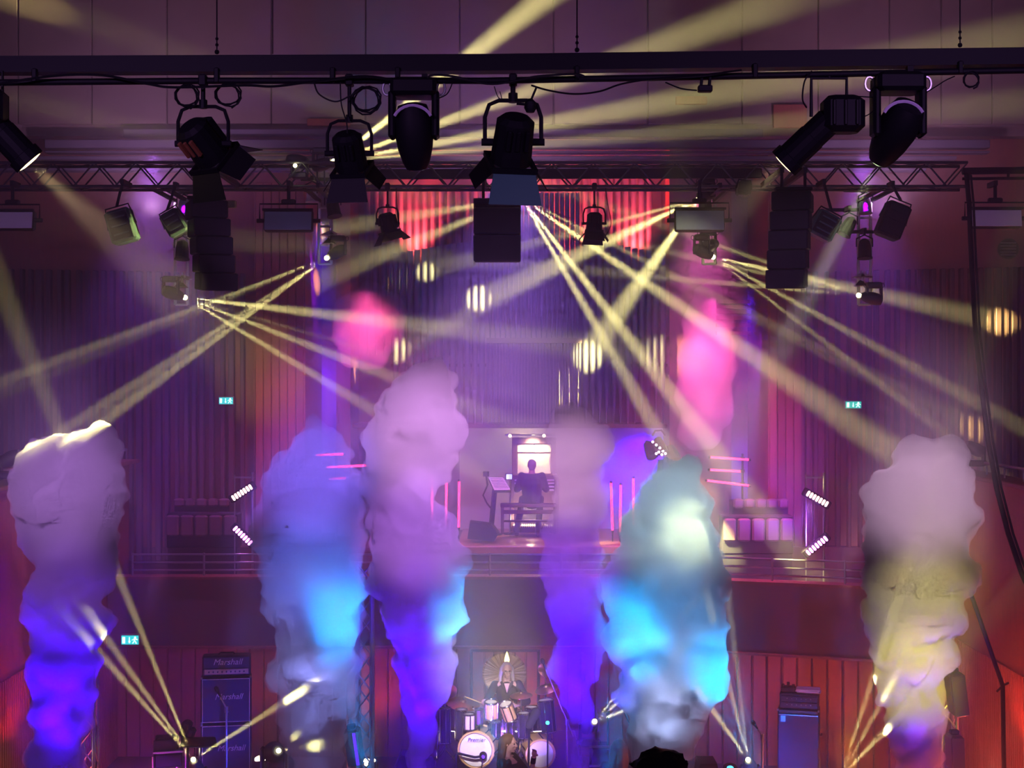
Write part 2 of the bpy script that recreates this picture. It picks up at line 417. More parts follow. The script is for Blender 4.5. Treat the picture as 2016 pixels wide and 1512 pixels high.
for x0, x1 in ((770, 957), (1146, 1314)):
    a, b = P(x0, 722, 29.62), P(x1, 716, 29.62)
    MB().box((a + b) / 2, (b.x - a.x, .04, b.z - a.z)).build('pipe_rack', WOODD, og2)
# niche behind the console
a, b = P(905, 1055, 30.9), P(1318, 842, 30.9)
nw = struct('wall_niche', MB().box((a + b) / 2, (b.x - a.x, .1, b.z - a.z)), WHITEW)
spot(P(1268, 852, 30.2), P(1262, 930, 30.85), 100, 700, (.03, 0, 1), .8, .05)
spot(P(1300, 1040, 30.2), P(1265, 930, 30.85), 90, 700, (.03, 0, 1), .8, .05)
point(P(1030, 850, 30.35), 13, WARM, .06)
point(P(960, 900, 30.2), 5, (.85, .8, 1), .1)
# ------------------------------------------------------------------ organ console, bench, organist
dC = 29.6
t = thing('organ_console', 'dark organ console with four keyboards and a lit cream music desk', 'organ console', P(1048, 1046, dC))
zf = zo + .03
def pbox(x0, x1, y0, y1, d, dy, name, m, par, b=.01):
    a, c = P(x0, y1, d), P(x1, y0, d)
    return MB().cbox(((a.x + c.x) / 2, d + dy / 2, (a.z + c.z) / 2), (c.x - a.x, dy, c.z - a.z), b).build(name, m, par)
pbox(1006, 1098, 935, 990, dC, .5, 'case', WOODD, t)
pbox(1004, 1012, 938, 1046, dC - .1, .5, 'side_panel', WOODD, t)
pbox(1092, 1100, 938, 1046, dC - .1, .5, 'side_panel', WOODD, t)
for k, y in enumerate((944, 950.5, 957, 963.5)):
    kb = pbox(1013, 1091, y, y + 3.2, dC - .14 + .1 * (3 - k) * .4, .16, 'keyboard', WHITE, t, .004)
pbox(1010, 1092, 861, 874, dC + .42, .06, 'desk_frame', WOODD, t); pbox(1008, 1018, 861, 935, dC + .42, .06, 'desk_frame', WOODD, t)
pbox(1085, 1094, 861, 935, dC + .42, .06, 'desk_frame', WOODD, t)
pbox(1018, 1085, 873, 935, dC + .46, .03, 'music_desk', CREAM, t)
pbox(1018, 1085, 890, 891.5, dC + .44, .03, 'desk_seam', WOODD, t); pbox(1051, 1052.5, 873, 890, dC + .44, .03, 'desk_seam', WOODD, t)
q = MB(); q.cyl(P(994, 856, dC + .3), P(1100, 857, dC + .3), .02); q.build('lamp_rail', STEEL, t)
for x in (1004, 1071): MB().ball(P(x, 858, dC + .28), .035).build('lamp', glow('lamp_warm', WARM, 6), t)
spot(P(1050, 858, dC + .2), P(1048, 905, dC + .46), 110, 110, WARM, .6, .05)
pbox(1010, 1094, 1036, 1049, dC - .3, .35, 'pedal_base', WOODD, t)
for k in range(20):
    x = 1012 + k * 4.1
    q = MB(); a = P(x, 1037, dC - .45); q.box(a + V((0, .2, 0)), (.022, .5, .03)); q.build('pedal', CREAM, t)
point(P(1045, 1000, dC - .18), 26, WARM, .05); point(P(1018, 1022, dC - .25), 14, WARM, .05)
b_ = thing('organ_bench', 'dark wooden organ bench in front of the pedals', 'bench', P(1040, 1052, dC - .75))
pbox(985, 1096, 993, 999, dC - .95, .38, 'seat', WOODD, b_); pbox(986, 992, 999, 1052, dC - .95, .36, 'leg', WOODD, b_)
pbox(1090, 1096, 999, 1052, dC - .95, .36, 'leg', WOODD, b_); pbox(990, 1092, 1024, 1028, dC - .7, .06, 'stretcher', WOODD, b_)
pbox(990, 1092, 1004, 1012, dC - .9, .03, 'apron', WOODD, b_)
# video screen, music stand, wedge monitor
t = thing('video_screen', 'small lit video screen on a thin pole beside the console', 'screen', P(1004, 1050, 29.1))
pbox(994.5, 1009.5, 932, 945, 29.1, .05, 'housing', GLOSSBLK, t)
pbox(996.5, 1008, 933.5, 943.5, 29.09, .015, 'display', glow('screen_lit', (.45, .5, 1), 2.2), t)
pbox(997.5, 1001, 935, 943, 29.082, .006, 'picture', glow('screen_white', (.9, .9, 1), 2.5), t)
MB().cyl(P(1004, 945, 29.13), P(1004, 1050, 29.13), .018).build('pole', STEEL, t); MB().cyl(P(1004, 1052, 29.13), P(1004, 1049, 29.13), .14).build('base', RIG, t)
t = thing('music_lectern', 'tilted black lectern with a white sheet left of the organist', 'music stand', P(968, 1052, 28.6))
d = 28.6
q = MB(); A = [P(962, 942, d + .2), P(990, 942, d + .2), P(1005, 966, d - .15), P(973, 966, d - .15)]
q.plate(A, (0, .02, -.04)); q.build('desk', RIG, t)
q = MB(); q.plate([p + V((0, -.01, .012)) for p in A], (0, -.002, .008)); q.build('sheet', CREAM, t)
for k in range(7):
    u = (k + 1) / 8; a = A[0].lerp(A[3], u) + V((.02, -.014, .026)); b = A[1].lerp(A[2], u) + V((-.02, -.014, .026))
    MB().cyl(a, b, .006, n=5).build('staff_line', FASC, t)
MB().cyl(P(974, 964, d), P(966, 1050, d), .05).build('pole', RIG, t); MB().cyl(P(966, 1053, d), P(966, 1050, d), .22).build('base', RIG, t)
q = MB(); q.cyl(P(957, 935, d), P(960, 955, d), .02); q.cyl(P(957, 938, d), P(957, 928, d), .06); q.build('lamp_arm', RIG, t)
MB().tube([P(960, 955, d), P(951, 975, d), P(958, 990, d), P(966, 1000, d)], .015).build('cable', RIG, t)
t = thing('wedge_monitor', 'black wedge floor monitor on the organ floor beside the lectern', 'loudspeaker', P(950, 1062, 28.0))
d = 28.0
q = MB(); q.plate([P(920, 1061, d), P(972, 1066, d), P(981, 1052, d), P(966, 1033, d), P(925, 1028, d)], (0, .45, 0)); q.build('cabinet', RIG, t)
q = MB(); q.plate([P(966, 1033, d) + V((.012, .03, 0)), P(981, 1052, d) + V((.012, .03, 0)), P(981, 1052, d) + V((.012, .42, 0)), P(966, 1033, d) + V((.012, .42, 0))], (.01, 0, .01)); q.build('grille', GRILL, t)
# ------------------------------------------------------------------ LED tubes, strobe bars, niche lamp stand
REDT = glow('tube_red', (1, .02, .10), 7)
def tube_light(x0, y0, x1, y1, d, label, grp, r=2.2):
    t = thing('led_tube', label, 'tube light', P(max(x0, x1) if y0 == y1 else x0, max(y0, y1), d), grp)
    a, b = P(x0, y0, d), P(x1, y1, d)
    MB().cyl(a, b, M(r, d), n=8).build('tube', REDT, t)
    u = (b - a).normalized() * .04
    MB().cyl(a - u, a, M(r * 1.1, d), n=8).build('end_cap', RIG, t); MB().cyl(b, b + u, M(r * 1.1, d), n=8).build('end_cap', RIG, t)
    if abs(y1 - y0) > 60: MB().cyl(b + u, P(x1, 1066, d), .012, n=6).build('stand', RIG, t)
G1 = 'red tube lights by the organ console'
for x0, y0, x1, y1, w in ((850, 936, 851, 1026, 'farthest left'), (879, 950, 878, 1038, 'second from the left'), (904, 948, 903, 1038, 'nearest the wedge monitor'),
                          (1203, 951, 1206, 1044, 'left of three beside the cyan smoke'), (1222, 955, 1221, 1048, 'middle of three beside the cyan smoke'), (1247, 942, 1247, 1034, 'right of three beside the cyan smoke')):
    tube_light(x0, y0, x1, y1, 28.3, 'upright glowing red tube light, ' + w, G1)
for x0, y0, x1, y1, w in ((1399, 900, 1474, 905, 'top'), (1398, 925, 1458, 928, 'middle'), (1392, 946, 1474, 956, 'bottom')):
    tube_light(x0, y0, x1, y1, 28.3, 'level glowing red tube light, %s of the right three' % w, 'level red tube lights')
for x0, y0, x1, y1, w in ((622, 896, 676, 894, 'top'), (643, 920, 730, 916, 'middle'), (648, 943, 681, 941, 'bottom')):
    tube_light(x0, y0, x1, y1, 28.3, 'level glowing red tube light, %s of the three behind left smoke' % w, 'level red tube lights')
for px, y0, w in ((1462, 893, 'right'), (662, 886, 'left')):
    t = thing('tube_stand', 'thin dark upright stand carrying the three level red tube lights on the ' + w, 'stand', P(px, 1066, 28.36))
    MB().cyl(P(px, 1066, 28.36), P(px, y0, 28.36), .022).build('pole', RIG, t); MB().cyl(P(px, 1066.5, 28.36), P(px, 1065, 28.36), .2).build('base', RIG, t)
    for y in (902, 927, 952) if px > 900 else (895, 919, 942): MB().box(P(px, y, 28.33), (.07, .08, .05)).build('clip', RIG, t)
def strobe(x0, y0, x1, y1, d, n, label, col):
    a, b = P(x0, y0, d), P(x1, y1, d); t = thing('strobe_bar', label, 'stage light', (a + b) / 2, 'strobe bars on the choir terrace')
    u = (b - a).normalized(); w = V((0, -1, 0)); L = (b - a).length; v = u.cross(w)
    m = Matrix((u, w, v)).transposed()
    MB().cbox((a + b) / 2 + V((0, .06, 0)), (L + .1, .12, .15), .02, m).build('housing', RIG, t)
    g = glow('strobe_cell', col, 7)
    for k in range(n):
        MB().cbox(a.lerp(b, (k + .5) / n) - V((0, .01, 0)), (L / n * .72, .03, .10), .015, m).build('cell', g, t)
PK = (1, .55, .55); PV = (1, .28, .95)
strobe(457, 982, 496, 957, 25.9, 7, 'tilted pink white strobe bar, upper one left of the blue smoke', PK)
strobe(461, 1038, 495, 1071, 25.9, 7, 'tilted magenta strobe bar, lower one left of the blue smoke', PV)
strobe(1588, 970, 1630, 994, 25.2, 7, 'tilted pink white strobe bar, upper one on the right terrace', PK)
strobe(1588, 1090, 1628, 1058, 25.2, 7, 'tilted magenta strobe bar, lower one on the right terrace', PV)
for x, d, w in ((497, 25.92, 'left'), (1622, 25.22, 'right')):
    t = thing('strobe_stand', 'thin upright stand behind the %s pair of strobe bars' % w, 'stand', P(x, 756 + (EYE - 1.8) * F / (d + .12), d + .12))
    MB().cyl(P(x, 756 + (EYE - 1.8) * F / (d + .12), d + .12), P(x, 930, d + .12), .022).build('pole', STEEL, t)
    MB().cyl(P(x - 35, 756 + (EYE - 1.8) * F / (d + .12), d + .12), P(x - 35, 935, d + .12), .012).build('brace', STEEL, t)
    MB().box(P(x - 17, 940, d + .12), (M(40, d), .03, .03)).build('crossbar', STEEL, t)
spot(P(1606, 1074, 24.7), P(1500, 940, 26.5), 75, 900, (.28, .05, 1), 1, .1)
spot(P(480, 1050, 25.7), P(560, 960, 26), 75, 700, (.28, .08, 1), 1, .1)
spot(P(1606, 985, 24.7), P(1560, 1100, 25.5), 70, 260, (.8, .3, 1), 1, .1)
t = thing('par_bar_stand', 'lighting stand with a tilted bar of small lit lamps before the violet niche', 'stage light', P(1300, 1060, 29))
d = 29
for x in (1287, 1300, 1317): MB().cyl(P(1300 + (x - 1300) * .2, 905, d), P(x, 1060, d + (x - 1300) * .01), .022, n=6).build('leg', RIG, t)
a, b = P(1270, 872, d), P(1332, 890, d)
MB().cbox((a + b) / 2, ((b - a).length, .12, .1), .02, frame(V((0, -1, 0)), (b - a).cross(V((0, 1, 0))))).build('bar', RIG, t)
for x, y, s in ((1276, 877, 16), (1296, 868, 15), (1320, 885, 19)):
    p = P(x, y, d); MB().lathe([(M(s * .5, d), -.05), (M(s * .7, d), .1), (M(s * .75, d), .28)], p, (.25, -.5, -.75), 10).build('can', RIG, t)
g = glow('lamp_lilac', (.95, .75, 1), 5)
for x, y in ((1285, 870), (1292, 876), (1299, 882), (1305, 888), (1297, 890), (1303, 895), (1292, 893), (1310, 893)):
    MB().ball(P(x, y, d - .22), M(2.6, d), n=8).build('lamp', g, t)
MB().tube([P(1284, 858, d), P(1290, 848, d), P(1302, 847, d), P(1310, 857, d)], .02).build('handle', RIG, t)
# ------------------------------------------------------------------ exit signs
GRN = glow('exit_green', (.02, .55, .42), 1.4); GRC = glow('exit_cyan', (.02, .6, .62), 1.5); EW = glow('exit_white', (.65, 1, .95), 2.2)
def exit_sign(px, py, d, w, h, g, label):
    t = thing('exit_sign', label, 'sign', P(px, py, d))
    k = M(1, d)
    MB().cbox(P(px, py, d) + V((0, .05, 0)), (w * k + .04, .08, h * k + .04), .01).build('housing', PLASTER, t)
    MB().box(P(px, py, d) + V((0, 0, 0)), (w * k, .03, h * k)).build('face', g, t)
    y = d - .02
    c = P(px, py, d); bx = lambda x, z, sx, sz, m=None: q.box((c.x + x * w * k, y, c.z + z * h * k), (sx * w * k, .012, sz * h * k), m)
    q = MB(); bx(-.36, 0, .16, .72); q.build('door_symbol', EW, t)
    q = MB(); bx(-.02, .1, .05, .5); q.plate([(c.x - .1 * w * k, y, c.z - .12 * h * k), (c.x + .06 * w * k, y, c.z - .12 * h * k), (c.x - .02 * w * k, y, c.z - .38 * h * k)], (0, .012, 0)); q.build('arrow_symbol', EW, t)
    q = MB(); r = lambda a: Matrix.Rotation(math.radians(a), 3, 'Y')
    q.ball((c.x + .32 * w * k, y, c.z + .3 * h * k), .07 * w * k, n=8); bx(.29, .06, .07, .36, r(18)); bx(.22, -.24, .05, .36, r(40)); bx(.36, -.24, .05, .34, r(-25)); bx(.38, .12, .18, .09, r(30)); bx(.2, .08, .16, .08, r(-30))
    q.build('running_figure_symbol', EW, t)
exit_sign(445, 789, 27.6, 27, 13, GRC, 'small cyan lit exit sign on the slatted wall left of the organ')
exit_sign(1680, 797, 27.5, 30, 13, GRN, 'small green lit exit sign on the slatted wall right of the organ')
exit_sign(256, 1260, 24.9, 33, 17, GRC, 'cyan green lit exit sign low beside the left amplifier stack')
a, b = P(238, 1250, 24.9), P(275, 1240, 24.9)
dD = 22.6
# ------------------------------------------------------------------ front lighting bar (13 m away)
dB = 13.0; dT = 21.0
bar = thing('lighting_bar', 'heavy black lighting bar with a thinner pipe slung below, across the top', 'lighting bar', P(1008, 118, dB))
def seg(px0, py0, px1, py1, d, h, dy, name, m, par, d1=None):
    a, b = P(px0, py0, d), P(px1, py1, d if d1 is None else d1); u = b - a
    return MB().cbox((a + b) / 2, (u.length, dy, h), .012, frame((0, -1, 0), u.cross(V((0, 1, 0)))) if 0 else Matrix.Rotation(-math.atan2(u.z, u.x), 3, 'Y')).build(name, m, par)
MB().plate([P(-60, 142, dB), P(960, 139, dB), P(2080, 125, dB), P(2080, 92, dB), P(960, 106, dB), P(-60, 110, dB)], (0, .16, 0)).build('beam', RIG, bar)
def bary(x): return (126 + (x + 60) / 1020 * -3.5) if x < 960 else 122.5 - (x - 960) / 1120 * 14
pts = [P(-60, 163, dB), P(420, 159, dB), P(960, 159, dB), P(1400, 151, dB), P(2080, 137, dB)]
MB().tube(pts, M(6.5, dB), 10).build('pipe', RIG, bar, True)
def pipey(x):
    for (x0, y0), (x1, y1) in zip(((-60, 163), (420, 159), (960, 159), (1400, 151)), ((420, 159), (960, 159), (1400, 151), (2080, 137))):
        if x0 <= x <= x1: return y0 + (y1 - y0) * (x - x0) / (x1 - x0)
    return 150
for x in (69, 427, 655, 783, 1136, 1486, 1890):
    a, b = P(x, bary(x) + 10, dB), P(x, pipey(x) + 5, dB)
    MB().cbox((a + b) / 2, (M(10, dB), .07, (a - b).length), .008).build('bracket', RIG, bar)
for x in (427, 1136, 1890):
    hw = MB().cyl(P(x, bary(x) - 20, dB), P(x, -60, dB), .006).build('suspension_wire', RIG, bar)
    for yy, r in ((-22, 5), (-36, 3.6), (-48, 3.4)): MB().ball(P(x, bary(x) + yy, dB), M(r, dB), n=8).build('shackle', RIG, bar)
MB().cyl(P(537, 106, dB), P(537, -60, dB), .004).build('suspension_wire', RIG, bar)
seg(400, 141.5, 1650, 131, dB + .12, M(4, dB), .05, 'rim_light_strip', mat('pink_rim_light', (.8, .45, .75), .4), bar)  # pink strip paints the rim light along the underside of the bar
def cable(pts, r, d, label, grp='cables on the front lighting bar', name='cable'):
    Q = [P(x, y, d + (random.uniform(-.02, .02))) for x, y in pts]
    # Catmull-Rom through the points
    out = []
    for i in range(len(Q) - 1):
        p0, p1, p2, p3 = Q[max(i - 1, 0)], Q[i], Q[i + 1], Q[min(i + 2, len(Q) - 1)]
        for k in range(6):
            t = k / 6; out.append(.5 * ((2 * p1) + (p2 - p0) * t + (2 * p0 - 5 * p1 + 4 * p2 - p3) * t * t + (3 * p1 - p0 - 3 * p2 + p3) * t ** 3))
    out.append(Q[-1])
    o = MB().tube(out, M(r, d)).build(name, RIG, None, True, out[0])
    return tag(o, label, 'cable', grp)
def coil(px, py, rx, ry, n, label, d=12.955):
    pts = []
    for k in range(n * 12 + 1):
        an = k / 12 * 2 * math.pi + 1.3; j = 1 + .12 * math.sin(k * .9)
        pts.append(P(px + rx * j * math.cos(an), py + ry * j * math.sin(an) + k * .15, d + .004 * math.sin(k * 2.1) * n + k * .0004))
    return tag(MB().tube(pts, M(1.7, d)).build('cable_coil', RIG, None, True, pts[0]), label, 'cable', 'cables on the front lighting bar')
coil(368, 186, 22, 22, 3, 'loose coil of black cable left of the yoke of the amber marked lamp')
coil(449, 184, 24, 22, 3, 'loose coil of black cable right of the yoke of the amber marked lamp')
coil(721, 193, 27, 25, 4, 'tight round coil of black cable between two hanging lamps')
coil(1912, 155, 14, 16, 2, 'small coil of black cable at the right end of the bar')
cable([(-20, 168), (100, 150), (200, 148), (290, 165), (345, 172), (480, 168), (540, 170), (620, 160), (720, 150), (790, 162)], 2.6, 12.88, 'long black cable wavering along the left half of the pipe')
cable([(618, 160), (628, 185), (660, 200), (690, 188), (706, 178)], 1.6, 12.9, 'black cable swag hanging left of the small slim lamp pole')
cable([(670, 162), (672, 205), (682, 240), (684, 262)], 1.3, 12.86, 'thin black cable running down to the small barndoor lamp')
cable([(840, 158), (850, 148), (890, 150), (960, 165), (1010, 160), (1060, 150), (1130, 146), (1150, 150)], 2.2, 12.86, 'black cable lying over the middle of the pipe')
cable([(1046, 168), (1080, 178), (1130, 185), (1180, 180), (1225, 165), (1290, 155), (1380, 148), (1460, 138)], 2.0, 12.88, 'black cable swag hanging right of the middle wire')
cable([(1310, 162), (1340, 174), (1372, 178)], 1.6, 12.9, 'short black cable running to the little clamp on lamp')
cable([(860, 195), (880, 185), (890, 165)], 1.3, 12.88, 'thin cable looping up beside the moving head')
cable([(1598, 140), (1584, 160), (1580, 195), (1588, 212)], 1.6, 12.86, 'thin cable hanging behind the right long barrel lamp')
cable([(1648, 190), (1690, 190), (1725, 192)], 1.2, 12.95, 'thin cable between the right barrel lamp and right moving head')
cable([(1680, 232), (1705, 228), (1722, 216)], 1.2, 12.95, 'short thin cable drooping left of the right moving head')
cable([(1816, 186), (1840, 172), (1862, 158), (1880, 150)], 1.3, 12.95, 'thin cable rising right of the right moving head')
cable([(973, 170), (980, 190), (988, 196), (984, 180)], .9, 12.95, 'tiny wire loop left of the big middle lamp pole')
t = thing('cable_plug', 'round black plug hanging on a short arm beside the middle lamp pole', 'plug', P(1044, 208, 12.95))
MB().lathe([(.02, .06), (.05, .03), (.055, -.02), (.035, -.06)], P(1044, 208, 12.95), (0, 0, 1), 10).build('body', RIG, t, True)
MB().cyl(P(1017, 204, 12.95), P(1040, 206, 12.95), .012).build('arm', RIG, t); MB().cyl(P(1046, 196, 12.95), P(1056, 172, 12.95), .01).build('lead', RIG, t)
t = thing('clip_lamp', 'little black clamp on lamp hanging from the pipe right of the middle wire', 'stage light', P(1388, 172, 12.95))
q = MB(); q.cbox(P(1388, 175, 12.95), (M(28, 13), .08, M(13, 13)), .008); q.build('body', RIG, t)
for x in (1380, 1396): MB().cyl(P(x, 170, 12.95), P(x + 2, 152, 12.95), .014).build('clip', RIG, t)
# lamp builders -----------------------------------------------------
BARN = mat('barndoor_black', (.008, .007, .009), .6, spec=.3)
AMB = mat('amber_vent', (.22, .07, .03), .6)
def hook(t, x, y, z, y1=None, par=None):
    y1 = dT if y1 is None else y1
    a, b = min(y, y1) - .04, max(y, y1) + .04
    MB().box((x, (a + b) / 2, z + .02), (.05, b - a, .07)).build('hook_clamp', RIG, par or t)
def fresnel(pos, dirv, s, pole_to, label, grp, lit=None, doors=(1, 1, 1, 1), flare=38, bm=RIG, lit_flap=None):
    pos = V(pos); z = V(dirv).normalized(); R = frame(z); x = R.col[0]
    if x.x < 0: R = Matrix((-R.col[0], -R.col[1], R.col[2])).transposed()
    x = R.col[0]; y = R.col[1]
    L = lambda a, b, c: pos + R @ V((a * s, b * s, c * s))
    t = thing('fresnel_lamp', label, 'stage light', pos, grp)
    q = MB(); q.lathe([(.13 * s, -.26 * s), (.185 * s, -.21 * s), (.19 * s, -.08 * s), (.2 * s, .1 * s), (.2 * s, .2 * s)], pos, z, 14); q.build('body', bm, t)
    q = MB(); q.cbox(L(0, -.17, -.02), (.25 * s, .12 * s, .34 * s), .02 * s, R); q.build('lamp_box', bm, t)
    for k in (-1, 0, 1): MB().cbox(L(.09 * k, .185, -.08), (.04 * s, .05 * s, .2 * s), .008 * s, R).build('cooling_fin', AMB if lit == 'amber' else bm, t)
    q = MB(); h = .21
    for a, b, w, hh in ((0, h, 2 * h + .03, .03), (0, -h, 2 * h + .03, .03), (h, 0, .03, 2 * h), (-h, 0, .03, 2 * h)): q.box(L(a, b, .21), (w * s, hh * s, .05 * s), R)
    q.build('gel_frame', bm, t)
    MB().lathe([(.17 * s, .15 * s), (.12 * s, .19 * s), (.0001, .2 * s)], pos, z, 14).build('lens', mat('lens_glass', (.08, .08, .1), .1), t)
    fl = math.radians(flare); Ld = .27
    for k, (dx, dy) in enumerate(((0, 1), (0, -1), (1, 0), (-1, 0))):
        if not doors[k]: continue
        ln = Ld * (1.15 if dy else .9); o = h + math.sin(fl) * ln; zz = .23 + math.cos(fl) * ln
        w0, w1 = h * .98, h * (1.25 if dy else .8)
        if dy: poly = [L(-w0, dy * h, .23), L(w0, dy * h, .23), L(w1, dy * o, zz), L(-w1, dy * o, zz)]
        else: poly = [L(dx * h, -w0, .23), L(dx * h, w0, .23), L(dx * o, w1, zz), L(dx * o, -w1, zz)]
        nn = (poly[1] - poly[0]).cross(poly[2] - poly[1]).normalized() * .006
        MB().plate(poly, nn).build('barn_door', (lit_flap if lit_flap and k < 2 and poly[2].z < pos.z - .3 * s else BARN), t)
    # yoke hangs from the pipe in an upright plane
    xr = V((1, 0, 0)); top = pos + V((0, 0, .40 * s)); w = .27 * s
    pts = [pos - xr * w + V((0, 0, -.02)), pos - xr * w + V((0, 0, .24 * s)), pos - xr * w * .85 + V((0, 0, .36 * s)), pos - xr * w * .5 + V((0, 0, .40 * s)),
           pos + xr * w * .5 + V((0, 0, .40 * s)), pos + xr * w * .85 + V((0, 0, .36 * s)), pos + xr * w + V((0, 0, .24 * s)), pos + xr * w + V((0, 0, -.02))]
    MB().tube(pts, .020 * s, 8).build('yoke', bm, t, True)
    for sg in (-1, 1): MB().cyl(pos + xr * w * sg * .65, pos + xr * w * sg * 1.12, .035 * s).build('knob', bm, t)
    q = MB(); q.cyl(top, V((top.x, top.y, pole_to)), .024 * s); q.cyl(top - V((0, 0, .02 * s)), top + V((0, 0, .07 * s)), .045 * s); q.build('pole', bm, t)
    q = MB(); q.cbox((top.x, top.y, pole_to), (.07, .11, .1), .01); q.build('clamp', bm, t)
    hook(t, top.x, top.y, pole_to, dB if pos.y < 16 else dT)
    return t
def moving_head(pos, dirv, s, label, grp=None, base='up', col=None, lens=None, bm=RIG, pole_to=None, strip=None):
    """pos: centre of the head; dirv: light direction; base above (hung) or below (standing)."""
    pos = V(pos); z = V(dirv).normalized(); sg = 1 if base == 'up' else -1
    t = thing('moving_head_lamp', label, 'stage light', pos + V((0, 0, 0 if sg > 0 else -.42 * s)), grp)
    q = MB(); q.cbox(pos + V((0, 0, sg * .34 * s)), (.38 * s, .30 * s, .15 * s), .03 * s); q.build('base', bm, t)
    for k in (-1, 1):
        MB().cbox(pos + V((k * .18 * s, 0, sg * .12 * s)), (.06 * s, .17 * s, .40 * s), .02 * s).build('yoke_arm', bm, t)
        c = pos + V((k * .225 * s, 0, sg * .34 * s)); an = [2 * math.pi * i / 12 for i in range(12)]
        MB().tube([c + V((math.cos(a) * .035 * s, 0, math.sin(a) * .055 * s)) for a in an], .010 * s, 6, True).build('handle', STEEL if strip else bm, t, True)
    q = MB(); q.smooth = True
    q.lathe([(.05 * s, -.22 * s), (.12 * s, -.2 * s), (.155 * s, -.1 * s), (.162 * s, .04 * s), (.145 * s, .16 * s), (.115 * s, .27 * s), (.085 * s, .33 * s)], pos, z, 18); hd = q.build('head', bm, t, True)
    lm = lens or mat('lens_glass', (.08, .08, .1), .1)
    MB().lathe([(.083 * s, .325 * s), (.07 * s, .338 * s), (.0001, .345 * s)], pos, z, 18).build('lens', lm, t)
    if strip:
        an = [math.radians(a) for a in range(25, 156, 13)]
        MB().tube([pos + V((math.cos(a) * .165 * s, -.16 * s, .02 * s + math.sin(a) * .15 * s)) for a in an], .014 * s, 6).build('edge_trim', strip, t, True)
    if pole_to is not None:
        for k in (-1, 1):
            p = pos + V((k * .09 * s, 0, sg * .41 * s)); MB().cyl(p, V((p.x, p.y, pole_to)), .02 * s).build('clamp', bm, t)
            if k > 0: hook(t, p.x, p.y, pole_to, dB if p.y < 16 else dT)
    return t, pos + z * .36 * s
def profile_lamp(tail, nose, r, label, grp, pole_to, lens):
    tail = V(tail); nose = V(nose); z = (nose - tail).normalized(); L = (nose - tail).length; R = frame(z)
    t = thing('profile_lamp', label, 'stage light', tail, grp)
    MB().lathe([(r * .8, -.02), (r, 0), (r, L * .35), (r * 1.05, L * .36), (r * 1.05, L * .8), (r * 1.2, L * .81), (r * 1.2, L * .97)], tail, z, 16).build('barrel', RIG, t)
    c = tail - z * r * .6
    hb = MB(); hb.cbox(c + V((r * .5, 0, 0)), (r * 2.9, r * 2.1, r * 2.6), r * .4); h = hb.build('lamp_house', RIG, t)
    for k in (-1, 0, 1): MB().cbox(c + V((r * .5 + k * r * .8, -r * 1.08, 0)), (r * .25, r * .2, r * 1.8), .008).build('cooling_fin', BARN, h)
    MB().lathe([(r * 1.05, L * .965), (r * .6, L * .985), (.0001, L * .99)], tail, z, 16).build('lens', lens, t)
    q = MB(); w = r * 1.25; tp = tail + V((0, 0, r * 3.0)); m = tail + V((0, 0, r * .3))
    q.tube([m + V((-w, 0, 0)), tp + V((-w, 0, 0)), tp + V((w, 0, 0)), m + V((w, 0, 0))], .016, 6); q.build('yoke', RIG, t)
    q = MB(); q.cyl(tp, V((tp.x, tp.y, pole_to)), .02); q.build('clamp', RIG, t)
    return t
gF = None
LY = glow('lens_amber', (1, .72, .25), 9)
zp = lambda x: P(0, pipey(x), dB).z
fresnel(P(400, 283, dB), (.42, .55, -.62), .82, zp(397), 'big black barndoor lamp with amber marks, tilted towards the right', gF, lit='amber')
fresnel(P(688, 302, dB), (.10, .5, -.85), .72, zp(688), 'smaller black barndoor lamp hanging beside the round cable coil', gF)
fresnel(P(1010, 280, dB), (-.12, .5, -.85), .92, zp(1015), 'big black barndoor lamp with lower flap coloured as teal lit above the middle speaker', gF, lit_flap=mat('teal_light_flap', (.01, .10, .10), .5))  # teal light on the lower flap is put into its colour
EDGE_HL = mat('trim_highlight', (.75, .6, .85), .25)  # pale arch paints the highlight on the head's top edge
moving_head(P(815, 255, dB), (.06, .30, -1), 1.06, 'large black moving head lamp pointing down beside the coil, edge highlight as pale arched trim', gF, pole_to=zp(815), strip=EDGE_HL)
t, c = moving_head(P(1768, 250, dB), (-.36, .75, -.85), 1.12, 'large black moving head lamp near the right edge throwing a pale green beam', gF, lens=glow('lens_green', (.75, 1, .5), 8), pole_to=zp(1768), strip=EDGE_HL)
spot(c, P(1332, 1085, 19), 8, 11000, (.86, 1, .45), 1, .05, t)
t = profile_lamp(P(1632, 238, dB), P(1540, 325, 13.15), .125, 'black long barrel lamp with glowing amber lens left of the right moving head', gF, zp(1620), LY)
spot(P(1538, 327, 13.2), P(1440, 420, 16), 12, 1500, (1, .75, .4), .8, .05, t)
t = profile_lamp(P(-30, 225, dB), P(62, 322, 13.15), .125, 'black long barrel lamp with glowing amber lens at the left edge', gF, zp(0), LY)
spot(P(64, 326, 13.2), P(260, 500, 17), 9, 6000, (1, .75, .36), .8, .05, t)
